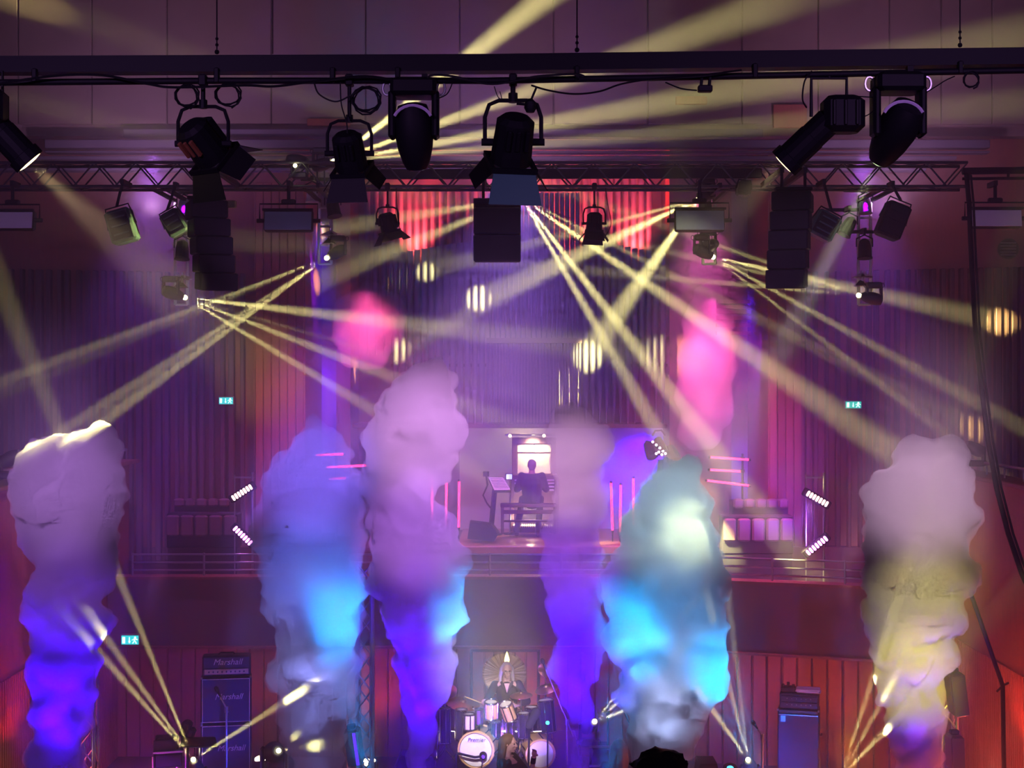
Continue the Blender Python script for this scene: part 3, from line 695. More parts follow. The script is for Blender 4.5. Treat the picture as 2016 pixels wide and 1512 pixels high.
# ------------------------------------------------------------------ upstage truss (21 m away)
def truss(name, x0, x1, ya, yb, d, dd, label, nb):
    t = thing(name, label, 'truss', P((x0 + x1) / 2, (ya + yb) / 2, d))
    r = M(3.2, d)
    for y in (ya, yb):
        for k in (0, 1): MB().cyl(P(x0, y, d) + V((0, k * dd, 0)), P(x1, y, d) + V((0, k * dd, 0)), r, n=8).build('chord', ALUD, t)
    for i in range(nb):
        xa = x0 + (x1 - x0) * i / nb; xb = x0 + (x1 - x0) * (i + 1) / nb
        if i % 2: xa, xb = xb, xa
        for k in (0, 1): MB().cyl(P(xa, ya, d) + V((0, k * dd, 0)), P(xb, yb, d) + V((0, k * dd, 0)), r * .55, n=6).build('brace', ALUD, t)
        for y in (ya, yb): MB().cyl(P(xa, y, d), P(xb, y, d) + V((0, dd, 0)), r * .5, n=6).build('brace', ALUD, t)
    return t
ALUD = mat('truss_dark', (.10, .10, .14), .45, .6)
tr = truss('truss', -60, 1905, 320, 367, dT, .38, 'long dark lighting truss with crossed braces spanning the stage below the lamps', 48)
seg(700, 343, 1500, 341, dT + .15, M(20, dT), .06, 'cable_tray', CLOTH, tr)
t = thing('side_bar', 'dark horizontal bar carrying on from the right end of the truss', 'lighting bar', P(1960, 338, dT))
MB().cyl(P(1895, 337, dT), P(2100, 334, dT), M(7, dT)).build('pipe', RIG, t); MB().cyl(P(1895, 352, dT), P(2100, 350, dT), M(3, dT)).build('pipe', RIG, t)
for x in (1908, 1985): MB().cyl(P(x, 334, dT), P(x, 352, dT), .02).build('bracket', RIG, t)
zt_ = P(0, 368, dT).z
fresnel(P(763, 440, dT), (.22, .1, -.9), .58, zt_, 'small barndoor lamp under the truss left of the middle speaker', 'small truss lamps')
fresnel(P(1170, 440, dT), (-.05, -.05, -1), .58, zt_, 'small barndoor lamp under the truss right of the middle speaker', 'small truss lamps')
cable([(1192, 370), (1196, 400), (1203, 440), (1192, 465)], .9, 20.8, 'thin cable hanging beside the right small truss lamp', 'cables under the truss')
cable([(780, 370), (782, 420), (788, 455)], .9, 20.8, 'thin cable hanging beside the left small truss lamp', 'cables under the truss')
# flat panel lights
def panel_light(px, py, w, h, label, m, d=20.7, yoke=True):
    t = thing('panel_lamp', label, 'stage light', P(px, py, d), 'flat panel lights under the truss')
    c = P(px, py, d); ww, hh = M(w, d), M(h, d); R = Matrix.Rotation(math.radians(-8), 3, 'X')
    MB().cbox(c + V((0, .07, 0)), (ww + .03, .14, hh + .05), .02, R).build('housing', RIG, t)
    MB().box(c + V((0, -.01, -.005)), (ww, .02, hh), R).build('diffuser', m, t)
    MB().box(c + V((0, -.03, hh / 2 + .02)), (ww + .05, .06, .03)).build('visor', RIG, t)
    q = MB(); x = ww / 2 + .08; zt2 = hh / 2 + .11
    q.tube([c + V((-x, .06, 0)), c + V((-x, .06, zt2)), c + V((x, .06, zt2)), c + V((x, .06, 0))], .012, 6); q.build('yoke', RIG, t)
    for k in (-1, 1): MB().cyl(c + V((k * (ww / 2), .06, 0)), c + V((k * (x + .04), .06, 0)), .03).build('knob', RIG, t)
    MB().cyl(c + V((0, .06, zt2)), V((c.x, d + .06, zt_)), .025).build('pole', RIG, t); hook(t, c.x, d + .06, zt_)
    MB().cbox(c + V((0, .06, zt2 + .03)), (.2, .08, .07), .015).build('clamp', RIG, t)
PF2 = mat('diffuser_blue_sheen', (.35, .5, .62), .5)  # bluish reflection on the unlit panels is put into this colour
panel_light(567, 434, 92, 36, 'flat grey panel light hanging left of the violet pole', PF2)
panel_light(1378, 433, 94, 38, 'flat blue grey panel light hanging in front of the yellow beams', PF2)
panel_light(22, 433, 84, 32, 'flat pale panel light at the left edge', mat('diffuser_lilac', (.72, .66, .82), .5))
panel_light(1962, 429, 97, 32, 'flat white panel light near the right edge', mat('diffuser_white', (.8, .8, .84), .5))
# loudspeaker arrays
def array(px, y0, y1, w, n, d, label, splay, lean, m, front=0):
    t = thing('line_array', label, 'loudspeaker', P(px, y0, d))
    W_ = M(w, d); H = M(y1 - y0, d) / n; ang = 0; p = P(px, y0, d)
    for k in range(n):
        R = Matrix.Rotation(math.radians(ang), 3, 'X') @ rotz(front)
        R = Matrix.Rotation(math.radians(ang), 3, 'X')
        c = p + V((lean * H / 2, 0, -H / 2)); Rz = rotz(front)
        b = MB().cbox(c, (W_, .5, H * .985), .015, Rz @ R).build('speaker_box', m, t)
        MB().box(c + (Rz @ R) @ V((0, -.255, 0)), (W_ * .94, .012, H * .9), Rz @ R).build('grille', GRILL, b)
        p = p + V((lean * H, -math.sin(math.radians(ang)) * H * .6, -H)); ang += splay
    MB().cbox(P(px, y0, d) + V((0, 0, .05)), (W_ * .95, .12, .05), .01).build('fly_frame', RIG, t)
    for k in (-1, 1): MB().cyl(P(px, y0, d) + V((k * W_ * .3, 0, .05)), V((P(px, y0, d).x + k * W_ * .3, d, zt_)), .02).build('chain', RIG, t); hook(t, P(px, y0, d).x + k * W_ * .3, d, zt_)
    return t
SPK = mat('speaker_black', (.012, .014, .020), .5); SPKB = mat('speaker_navy', (.03, .03, .07), .6)
ta = array(404, 397, 572, 72, 5, 19.5, 'tall black hanging speaker column left of the stage, leaning right', 1.2, .14, SPK, 22)
tb = array(1562, 380, 568, 76, 5, 19.5, 'tall black hanging speaker column right of the stage', 1.2, -.08, SPK, -16)
tc = array(979, 412, 516, 92, 2, 19.7, 'square dark blue hanging speaker in the middle of the stage', 3, 0, SPKB)
p = P(979, 397, 19.7)
MB().cbox(p, (M(94, 19.7), .2, M(11, 19.7)), .012).build('fly_bar', SPKB, tc)
for k in (-1, 1): MB().box(p + V((k * M(45, 19.7), 0, -M(10, 19.7))), (.02, .08, M(20, 19.7))).build('bracket', RIG, tc)
MB().cyl(P(988, 392, 19.7), P(988, 370, 19.7), .025).build('hoist_hook', RIG, tc)
q = MB(); a = P(452, 402, 19.7); q.cbox(a, (M(26, 19.7), .1, M(14, 19.7)), .01); q.build('cable_box', mat('label_yellow', (.5, .48, .25), .6), ta)
# dim lamps hung behind
def par(pos, dirv, s, pole_to, label, grp, m, lens=None):
    pos = V(pos); z = V(dirv).normalized()
    t = thing('par_lamp', label, 'stage light', pos, grp)
    MB().lathe([(.06 * s, -.2 * s), (.13 * s, -.14 * s), (.16 * s, .0), (.17 * s, .26 * s), (.19 * s, .27 * s), (.19 * s, .3 * s)], pos, z, 14).build('can', m, t)
    MB().lathe([(.16 * s, .27 * s), (.1 * s, .29 * s), (.0001, .295 * s)], pos, z, 14).build('lens', lens or RIG, t)
    w = .2 * s; q = MB(); q.tube([pos + V((-w, 0, 0)), pos + V((-w, 0, .2 * s)), pos + V((0, 0, .3 * s)), pos + V((w, 0, .2 * s)), pos + V((w, 0, 0))], .012, 6); q.build('yoke', RIG, t)
    MB().cyl(pos + V((0, 0, .3 * s)), V((pos.x, pos.y, pole_to)), .02).build('pole', RIG, t); hook(t, pos.x, pos.y, pole_to, dD + .25)
    if abs(pos.y - 24) < 3: MB().box((pos.x + (.05 if pos.x < 0 else -.05), dD + .25, pole_to + .02), (.5, .05, .05)).build('side_arm', RIG, t)
    return t, pos + z * .31 * s
GCAN = mat('can_green_light', (.03, .07, .06), .5)  # green light falling on these cans is put into their colour
def softbox(px, py, d, w, h, roll, label, m):
    c = P(px, py, d); t = thing('box_lamp', label, 'stage light', c, 'dim lamps behind the truss')
    R = Matrix.Rotation(math.radians(roll), 3, 'Y')
    MB().cbox(c, (M(w, d), .3, M(h, d)), .03, R).build('housing', m, t)
    MB().box(c + R @ V((0, -.16, 0)), (M(w, d) * .8, .02, M(h, d) * .8), R).build('back_plate', RIG, t)
    for k in (-.25, 0, .25): MB().box(c + R @ V((0, -.175, k * M(h, d))), (M(w, d) * .6, .02, .02), R).build('cooling_fin', m, t)
    q = MB(); w_ = M(w, d) * .58; q.tube([c + R @ V((-w_, 0, 0)), c + R @ V((-w_ * .8, 0, M(h, d) * .62)), c + R @ V((w_ * .8, 0, M(h, d) * .62)), c + R @ V((w_, 0, 0))], .012, 6); q.build('yoke', RIG, t)
    MB().cyl(c + R @ V((0, 0, M(h, d) * .62)), V((c.x, d, zt_)), .02).build('pole', RIG, t); hook(t, c.x, d, zt_)
softbox(241, 446, 20.6, 50, 66, -16, 'dim grey box lamp tinted as green lit hanging alone left of the left speaker column', GCAN)
softbox(345, 440, 20.9, 40, 50, -30, 'dim grey box lamp half behind the left speaker column', GCAN)
softbox(1622, 445, 20.6, 50, 52, 28, 'dim teal box lamp just right of the right speaker column', mat('can_teal', (.05, .13, .15), .5))
softbox(1757, 435, 20.8, 48, 70, 22, 'dark box lamp hanging right of the violet lit pole', RIG)
softbox(1464, 372, 20.8, 26, 28, 8, 'small dark box lamp just under the truss left of the right speaker', RIG)
# vertical hanging poles carrying spot lamps; each has a moving head at its foot
def drop(px, y0, y1, d, label, m):
    t = thing('lamp_ladder', label, 'ladder', P(px, y0, d), 'hanging lamp ladders')
    for k in (-1, 1): MB().cyl(V((P(px + k * 12, y0, d + .25).x, d + .25, zt_ + .05)), P(px + k * 12, y1, d + .25), .025).build('rail', m, t)
    for k in (-1, 1): MB().box((P(px + k * 12, 0, d + .25).x, (d + .25 + 21.3) / 2, zt_ + .03), (.05, d + .25 - 21.3 + .1, .05)).build('hanger', RIG, t)
    for k in range(5): y = y0 + (y1 - y0) * k / 4; MB().cyl(P(px - 12, y, d + .25), P(px + 12, y, d + .25), .018).build('rung', m, t)
LILAC = glow('lens_lilac', (1, .62, .95), 7); WWH = glow('lens_white', (1, .9, .8), 9)
dD = 22.6
POLE = mat('pole_white', (.7, .7, .75), .5)
for px, y1, n in ((357, 600, 'farthest left'), (640, 520, 'behind the flat panel left of the organ'), (1396, 520, 'behind the blue grey panel right of the organ'), (1702, 600, 'farthest right')):
    drop(px, 372, y1, dD, 'upright hanging lamp ladder, the one ' + n, POLE)
for px, py, dr, lens, colr, pw, ang, lab in (
        (359, 488, (0, -.15, -1), WWH, (.75, .6, 1), 500, 18, 'lit white lamp facing down on the farthest left ladder'),
        (655, 404, (.2, -.2, -1), LILAC, (.9, .55, 1), 700, 20, 'lit pink lamp facing down near the left small truss lamp'),
        (1672, 442, (-.6, -.1, -1), LILAC, (.55, .2, 1), 1500, 16, 'lit lilac lamp throwing a violet beam down to the left'),
        (1702, 486, (0, -.15, -1), WWH, (.9, .75, 1), 500, 18, 'lit white lamp facing down on the farthest right ladder'),
        (1388, 398, (0, -.2, -1), LILAC, (.8, .3, 1), 600, 20, 'lit pale lamp peeking out above the blue grey panel')):
    t, c = par(P(px, py, dD), dr, .62, P(0, py - 30, dD).z, lab, 'lit lamps on the ladders', RIG, lens)
    spot(c, c + V(dr) * 5, ang, pw, colr, .7, .05, t)
for px, py, lab in ((359, 548, 'far left'), (651, 462, 'panel left of the organ'), (1698, 545, 'far right')):
    t = thing('reflector_dish', 'thin bright rimmed dish below the lit lamp on the ladder, ' + lab, 'reflector', P(px, py, dD))
    MB().lathe([(.02, .06), (.16, .0), (.165, -.015), (.02, .045)], P(px, py, dD - .1), (0, 0, 1), 16).build('dish', CHROME, t)
    MB().lathe([(.02, -.03), (.11, -.11), (.115, -.12), (.02, -.05)], P(px - 3, py + 3, dD - .1), (0, 0, 1), 16).build('lower_dish', CHROME, t)
    MB().cyl(P(px, py + 8, dD - .1), P(px, py - 12, dD - .1), .015).build('stem', STEEL, t)
for px, y0, y1, lab in ((615, 372, 460, 'violet'), (1704, 404, 470, 'violet'),):
    pass
spot(P(1704, 398, dD), P(1700, 600, dD + .4), 26, 900, VIO, .8, .03)
spot(P(615, 380, dD), P(618, 600, 24.5), 24, 900, VIO, .8, .03)
spot(P(362, 405, dD), P(360, 600, dD + .4), 22, 500, VIO, .8, .03)
for px, py, d, lab in ((1704, 400, dD + .1, 'violet glowing lamp on the farthest right ladder'), (362, 404, dD + .1, 'violet glowing lamp on the farthest left ladder'), (615, 378, dD + .1, 'violet glowing lamp beside the grey panel light')):
    t, c = par(P(px, py, d), (0, -.12, -1), .55, P(0, py - 25, d).z, lab, 'violet lamps on the ladders', mat('can_white', (.6, .6, .65), .4), glow('lens_violet', (.5, .05, 1), 5))
t = thing('ceiling_cable', 'thick black cable hanging from the right truss end before the right wall', 'cable', P(1905, 350, 20.8))
pts = [P(x, y, d) for x, y, d in ((1903, 345, 20.95), (1908, 400, 20.5), (1910, 450, 20.35), (1914, 540, 20.3), (1921, 660, 20.2), (1932, 760, 19.9), (1946, 870, 19.5), (1962, 960, 19.2), (1985, 1050, 18.9), (2012, 1130, 18.6), (2060, 1230, 18.2))]
MB().tube(pts, M(5, 20), 8).build('sheath', RIG, t, True)
MB().tube([p + V((.07, .03, 0)) for p in pts], M(2.4, 20), 6).build('thin_cable', RIG, t, True)
t = thing('round_vent', 'round dark vent with slats high on the right wall', 'vent', P(1985, 490, 27.05))
d = 27.0
MB().lathe([(.17, -.1), (.19, .02), (.16, .02), (.12, -.02), (.0001, -.02)], P(1985, 490, d), (0, -1, 0), 24).build('rim', RIG, t)
for k in range(5): MB().box(P(1985, 490, d - .03) + V((0, 0, (k - 2) * .055)), (.28, .02, .02)).build('slat', STEEL, t)
# ------------------------------------------------------------------ amplifiers and stage gear (22.7 m away)
def text(s, size, m, par, loc, rot, name='lettering', shear=.3, align='CENTER'):
    cu = bpy.data.curves.new(name, 'FONT'); cu.body = s; cu.size = size; cu.extrude = .004; cu.shear = shear; cu.align_x = align; cu.align_y = 'CENTER'
    cu.materials.append(m); o = bpy.data.objects.new(name, cu); COL.objects.link(o); o.parent = par
    o.location = V(loc) - WP[par.name]; o.rotation_euler = rot; cu.offset = 0
    dg = bpy.context.evaluated_depsgraph_get(); me = bpy.data.meshes.new_from_object(o.evaluated_get(dg)); me.name = name; lo = o.location.copy(); ro = o.rotation_euler.copy(); bpy.data.objects.remove(o)
    o = bpy.data.objects.new(name, me); COL.objects.link(o); o.parent = par; o.location = lo; o.rotation_euler = ro; WP[o.name] = V(loc); return o
dA = 22.7
TOLEX = mat('amp_vinyl', (.02, .02, .026), .45, 0, .3, 40); GOLD = mat('gold_panel', (.62, .45, .25), .35, .5); PIPING = mat('white_piping', (.75, .75, .72), .5)
GRB = mat('grille_blue', (.03, .035, .07), .75, 0, .3, 120); CORNER = mat('corner_metal', (.5, .5, .5), .35, .8)
def amp_box(px0, px1, y0, y1, d, dy, yaw, name, label, cat, grp):
    c = (P(px0, y1, d) + P(px1, y0, d)) / 2; w = M(px1 - px0, d); h = M(y1 - y0, d); R = rotz(yaw)
    t = thing(name, label, cat, c - V((0, 0, h / 2)), grp)
    MB().cbox(c + R @ V((0, dy / 2, 0)), (w, dy, h), .02, R).build('cabinet', TOLEX, t)
    return t, c, w, h, R
YA = 9
for (y0, y1), lab, ty in (((1333, 1424), 'upper black speaker cabinet of the left amplifier stack', 1370), ((1425, 1520), 'lower black speaker cabinet of the left amplifier stack', 1470)):
    t, c, w, h, R = amp_box(396, 494, y0, y1, dA, .36, YA, 'speaker_cabinet', lab, 'speaker cabinet', 'left amplifier stack cabinets')
    MB().box(c + R @ V((0, -.008, 0)), (w * .92, .02, h * .9), R).build('grille', GRB, t)
    for a, b, ww, hh in ((0, .46, .93, .012), (0, -.46, .93, .012), (.465, 0, .008, .92), (-.465, 0, .008, .92)):
        MB().box(c + R @ V((a * w, -.018, b * h)), (max(ww * w, .01), .014, max(hh * h, .008)), R).build('piping', PIPING, t)
    for a in (-1, 1):
        for b in (-1, 1): MB().ball(c + R @ V((a * w * .485, .0, b * h * .485)), .022, n=8).build('corner', CORNER, t)
    text('Marshall', .125, WHITE, t, c + R @ V((w * .05 if y0 < 1400 else w * .1, -.03, h * .08 if y0 < 1400 else -.0)), (math.pi / 2, 0, math.radians(YA)))
t, c, w, h, R = amp_box(399, 493, 1291, 1331, dA, .26, YA, 'amplifier_head', 'black amplifier head with gold control strip on top of the left stack', 'amplifier', None)
MB().box(c + R @ V((0, -.008, h * .17)), (w * .93, .02, h * .5), R).build('grille', GRB, t)
pn = MB().box(c + R @ V((.0, -.012, -h * .27)), (w * .9, .024, h * .24), R).build('control_panel', GOLD, t)
for k in range(9): MB().cyl(c + R @ V((w * (-.36 + .09 * k), -.022, -h * .27)), c + R @ V((w * (-.36 + .09 * k), -.045, -h * .27)), .012, n=8).build('knob', RIG, pn)
MB().tube([c + R @ V((-.12, .12, h / 2)), c + R @ V((-.10, .12, h / 2 + .03)), c + R @ V((.10, .12, h / 2 + .03)), c + R @ V((.12, .12, h / 2))], .012).build('handle', RIG, t)
text('Marshall', .13, WHITE, t, c + R @ V((w * .02, -.03, h * .2)), (math.pi / 2, 0, math.radians(YA)))
# right stack
YB = -14
t, c, w, h, R = amp_box(1531, 1612, 1397, 1530, dA, .42, YB, 'speaker_cabinet', 'tall black bass speaker cabinet on the right of the stage', 'speaker cabinet', None)
MB().box(c + R @ V((0, -.008, -.02)), (w * .92, .02, h * .9), R).build('grille', GRB, t)
MB().box(c + R @ V((-w * .36, -.025, h * .36)), (.07, .012, .09), R).build('badge', STEEL, t)
for b in (.42,): MB().box(c + R @ V((0, -.02, h * b)), (w * .94, .014, .012), R).build('piping', STEEL, t)
MB().tube([c + R @ V((w / 2, .12, .1)), c + R @ V((w / 2 + .03, .14, .1)), c + R @ V((w / 2 + .03, .28, .1)), c + R @ V((w / 2, .3, .1))], .012).build('handle', STEEL, t)
for a in (-1, 1):
    for b in (-1, 1): MB().ball(c + R @ V((a * w * .485, .0, b * h * .49)), .022, n=8).build('corner', CORNER, t)
t, c, w, h, R = amp_box(1535, 1611, 1366, 1396, dA, .36, YB, 'amplifier_head', 'dark rack amplifier on top of the right bass cabinet', 'amplifier', None)
for b in (.2, -.2):
    MB().box(c + R @ V((0, -.01, h * b)), (w * .9, .02, h * .26), R).build('panel', GRB, t)
    for k in range(6): MB().cyl(c + R @ V((w * (-.3 + .12 * k), -.02, h * b)), c + R @ V((w * (-.3 + .12 * k), -.04, h * b)), .010, n=8).build('knob', STEEL, t)
tp = c + V((0, 0, h / 2))
t = thing('paper_pile', 'small pile of pale papers on top of the right amplifier', 'papers', tp + R @ V((.13, .15, 0)))
for k in range(4): MB().box(tp + R @ V((.13 + random.uniform(-.02, .02), .16, .012 + k * .014)), (.36, .24, .012), R @ rotz(random.uniform(-6, 6))).build('sheet_stack', mat('paper', (.8, .66, .7), .7) if k == 0 else bpy.data.materials['paper'], t)
t = thing('effects_box', 'small dark device with bumps on the left end of the right amplifier', 'device', tp + R @ V((-.17, .12, 0)))
MB().cbox(tp + R @ V((-.17, .14, .04)), (.22, .2, .08), .015, R).build('body', RIG, t)
for k in range(3): MB().cyl(tp + R @ V((-.25 + .08 * k, .12, .08)), tp + R @ V((-.25 + .08 * k, .12, .12 + .03 * (k == 1))), .022, n=8).build('knob', RIG, t)
# left flight case, small amp, monitor on pole, music stand
t = thing('flight_case', 'dark flight case on legs left of the music stand', 'case', P(325, 1530, 22.2))
d = 22.2
MB().cbox((P(298, 1512, d) + P(352, 1484, d)) / 2 + V((0, .2, 0)), (M(54, d), .4, M(28, d)), .02, rotz(14)).build('body', RIG, t)
for x, dd in ((301, 0), (345, .12), (312, .38), (352, .5)): MB().cyl(P(x, 1490, d) + V((0, dd, 0)), P(x, 1530, d) + V((0, dd, 0)), .02).build('leg', ALU, t)
MB().box((P(298, 1484, d) + P(352, 1483, d)) / 2 + V((0, .2, .02)), (M(58, d), .44, .03), rotz(14)).build('edge_trim', ALU, t)
t = thing('small_amplifier', 'small dark amplifier standing on the flight case', 'amplifier', P(322, 1483, d))
MB().cbox((P(300, 1481, d) + P(345, 1455, d)) / 2 + V((0, .2, 0)), (M(45, d), .25, M(26, d)), .02, rotz(14)).build('cabinet', TOLEX, t)
MB().box((P(302, 1480, d) + P(343, 1458, d)) / 2 + V((-.01, .06, 0)), (M(40, d), .02, M(20, d)), rotz(14)).build('grille', GRB, t)
for k in range(4): MB().cyl(P(310 + 7 * k, 1479, d + .06), P(310 + 7 * k, 1479, d + .03), .012, n=8).build('knob', mat('knob_red', (.4, .08, .05), .4) if k == 1 else STEEL, t)
t = thing('pole_monitor', 'small dark speaker on a pole between flight case and left stack', 'loudspeaker', P(368, 1530, 22.4))
d = 22.4
MB().cbox(P(366, 1434, d), (M(18, d), .2, M(32, d)), .03, Matrix.Rotation(math.radians(18), 3, 'Y')).build('cabinet', RIG, t)
MB().cbox(P(377, 1442, d), (M(14, d), .18, M(20, d)), .03, Matrix.Rotation(math.radians(24), 3, 'Y')).build('horn', RIG, t)
MB().cyl(P(369, 1448, d), P(369, 1530, d), .025).build('pole', RIG, t)
t = thing('music_stand', 'black wide music stand desk above the bright floor lamp', 'music stand', P(392, 1530, 21.6))
d = 21.6
q = MB(); q.plate([P(356, 1470, d), P(428, 1470, d), P(424, 1451, d + .15), P(357, 1451, d + .15)], (0, .015, -.01)); q.build('desk', RIG, t)
MB().box((P(356, 1470, d) + P(428, 1470, d)) / 2 - V((0, .02, 0)), (M(72, d), .05, .015)).build('lip', RIG, t)
MB().cyl(P(393, 1465, d + .05), P(393, 1540, d + .05), .018).build('pole', STEEL, t)
for x in (375, 411): MB().cyl(P(393, 1525, d + .05), P(x, 1545, d), .014).build('leg', STEEL, t)
def mic_stand(px, y0, d, bx, by, label, ybase=1545, m=RIG):
    t = thing('microphone_stand', label, 'microphone stand', P(px, ybase, d), 'microphone stands')
    MB().cyl(P(px, ybase, d), P(px, y0, d), .016, n=8).build('pole', m, t)
    a, b = P(px, y0, d), P(bx, by, d - .1); MB().cyl(a - (b - a) * .3, b, .012, n=8).build('boom', m, t)
    u = (b - a).normalized(); MB().lathe([(.014, 0), (.02, .1), (.03, .11), (.034, .15), (.02, .185)], b, u, 10).build('microphone', GLOSSBLK, t, True)
    for k in (-1, 0, 1): MB().cyl(P(px, ybase - 4, d), P(px + k * 16, ybase + 6, d - .12 * (k == 0)), .012, n=6).build('leg', m, t)
    MB().cyl(a - V((0, 0, .06)), a + V((0, 0, .03)), .028, n=8).build('clutch', m, t)
mic_stand(446, 1395, 21.9, 434, 1371, 'slim violet lit microphone stand in front of the left amplifier stack', m=ALU)
mic_stand(1501, 1448, 21.4, 1491, 1434, 'microphone stand left of the right bass cabinet', m=ALU)
mic_stand(1197, 1408, 22.2, 1197, 1404, 'upright microphone stand left of the cyan smoke')
mic_stand(1116, 1420, 22.9, 1075, 1318, 'tall boom microphone stand over the right drum cymbals', m=STEEL)
mic_stand(1247, 1440, 22.6, 1225, 1395, 'thin boom microphone stand just left of the cyan smoke')
# truss towers
def tower(px0, px1, y0, y1, d, label, lean=0):
    t = thing('truss_tower', label, 'truss', P((px0 + px1) / 2, y1, d), 'upright truss towers')
    cs = [P(px0, 0, d).x, P(px1, 0, d).x]; dy = abs(cs[1] - cs[0])
    z0, z1 = P(0, y1, d).z, P(0, y0, d).z
    C4 = [V((x, d + k, 0)) for x in cs for k in (0, dy)]
    for c in C4: MB().cyl(c + V((0, 0, z0)), c + V((0, 0, z1)), .025, n=8).build('chord', ALU, t)
    n = int((z1 - z0) / (dy * 1.25))
    for i in range(n):
        za = z0 + (z1 - z0) * i / n; zb_ = z0 + (z1 - z0) * (i + 1) / n
        for a, b in ((0, 2), (1, 3), (0, 1), (2, 3)):
            if (i + a) % 2: a, b = b, a
            MB().cyl(C4[a] + V((0, 0, za)), C4[b] + V((0, 0, zb_)), .013, n=6).build('brace', ALU, t)
    return t
tower(703, 731, 1110, 1540, 20.6, 'silver truss tower between the blue and the violet smoke')
tower(156, 184, 1290, 1540, 20.6, 'silver truss tower beside the far left smoke')
tower(1856, 1884, 1295, 1540, 20.6, 'silver truss tower beside the far right yellow smoke')
def stage_speaker(px, py, w, h, d, roll, label, stripe=False):
    c = P(px, py, d); t = thing('stage_speaker', label, 'loudspeaker', c, None); R = Matrix.Rotation(math.radians(roll), 3, 'Y')
    MB().cbox(c, (M(w, d), .35, M(h, d)), .03, R).build('cabinet', TOLEX, t)
    MB().box(c + R @ V((0, -.18, 0)), (M(w, d) * .86, .02, M(h, d) * .92), R).build('grille', GRB, t)
    if stripe: MB().box(c + R @ V((M(w, d) * .22, -.2, 0)), (.04, .02, M(h, d) * .9), R).build('light_stripe', glow('stripe_blue', (.10, .0, 1), 1.5), t)
    MB().cbox(c + R @ V((0, 0, M(h, d) / 2 + .03)), (.12, .1, .06), .01, R).build('bracket', RIG, t)
stage_speaker(697, 1469, 30, 70, 20.3, -8, 'black speaker with a violet stripe on the tower between the blue and violet smoke', True)
stage_speaker(1883, 1365, 30, 84, 20.4, -7, 'upper black speaker on the tower beside the far right smoke')
stage_speaker(1880, 1480, 26, 70, 20.4, -2, 'lower black speaker on the tower beside the far right smoke')
t = thing('drape_stand', 'pair of pale poles beside the speaker with a violet stripe', 'stand', P(690, 1540, 20.9))
for x in (686, 706): MB().cyl(P(x, 1395, 20.9), P(x + 1, 1540, 20.9), .028).build('pole', ALU, t)
MB().cyl(P(688, 1412, 20.9), P(694, 1428, 20.9), .02).build('brace', ALU, t)
t = thing('floor_stand', 'thin dark stand with a knob on top beside the right balcony', 'stand', P(1976, 1540, 19.5))
d = 19.5
MB().cyl(P(1977, 1540, d), P(1974, 1350, d), .03).build('pole', RIG, t); MB().cyl(P(1974, 1350, d), P(1898, 1130, d), .028).build('boom', RIG, t)
for x in (1962, 1986): MB().cyl(P(1974, 1350, d), P(x, 1344 if x > 1974 else 1362, d), .014).build('knob', RIG, t)
for px, py, d, lab in ((18, 905, 19.6, 'dark lamp shape standing on the left balcony rail'), (1922, 893, 22.5, 'dark lamp shape on the right balcony behind its rail')):
    z0 = 4.56; p = P(px, py, d); p.z = z0 + .34
    moving_head(p, (.5 if px < 900 else -.5, -.2, .25), .62, lab, None, base='down')
# foot lamps that wash the back wall, and the moving heads standing on stage
AML = glow('lens_orange', (1, .72, .42), 14)
def foot_lamp(px, py, d, label, s=1., col=ORA, pw=75, vis=True):
    p = P(px, py, d); t = thing('foot_lamp', label, 'stage light', p, 'orange foot lamps at the stage wall')
    MB().lathe([(.10 * s, -.12), (.12 * s, .02), (.12 * s, .06)], p, (0, -.35, .9), 12).build('can', RIG, t)
    MB().lathe([(.10 * s, .06), (.07 * s, .075), (.0001, .08)], p, (0, -.35, .9), 12).build('lens', AML, t)
    MB().ball(p + V((0, -.12, .02)), .055 * s, n=10).build('bulb', AML, t)
    MB().tube([p + V((-.15 * s, 0, .02)), p + V((-.15 * s, 0, -.16)), p + V((.15 * s, 0, -.16)), p + V((.15 * s, 0, .02))], .014).build('yoke', RIG, t)
    spot(p + V((0, 0, .10)), p + V((0, .35, 1.6)), 110, pw, col, .9, .05, t)
foot_lamp(513, 1500, 25.2, 'bright orange foot lamp right of the left amplifier stack')
foot_lamp(722, 1503, 25.3, 'bright orange foot lamp behind the middle truss tower, left one of a pair', .6)
foot_lamp(733, 1503, 25.3, 'bright orange foot lamp behind the middle truss tower, right one of a pair', .6, pw=60)
foot_lamp(1400, 1532, 24.6, 'orange foot lamp left of the round stage lamp on the right', pw=60)
foot_lamp(1505, 1540, 24.4, 'orange foot lamp behind the right microphone stand', pw=60)
foot_lamp(1672, 1535, 24.0, 'orange foot lamp right of the right bass cabinet', pw=130)
foot_lamp(72, 1530, 20.3, 'red orange foot lamp at the left balcony front', col=RED, pw=160)
foot_lamp(1960, 1530, 20.3, 'red orange foot lamp at the right balcony front', col=(1, .1, .06), pw=260)
foot_lamp(350, 1545, 24.8, 'pink foot lamp hidden behind the left flight case', col=(1, .06, .18), pw=220)
foot_lamp(1190, 1545, 25, 'red foot lamp behind the long haired person', col=(1, .09, .08), pw=60)
foot_lamp(1060, 1480, 25.3, 'red foot lamp behind the drum kit', col=(1, .10, .05), pw=120)
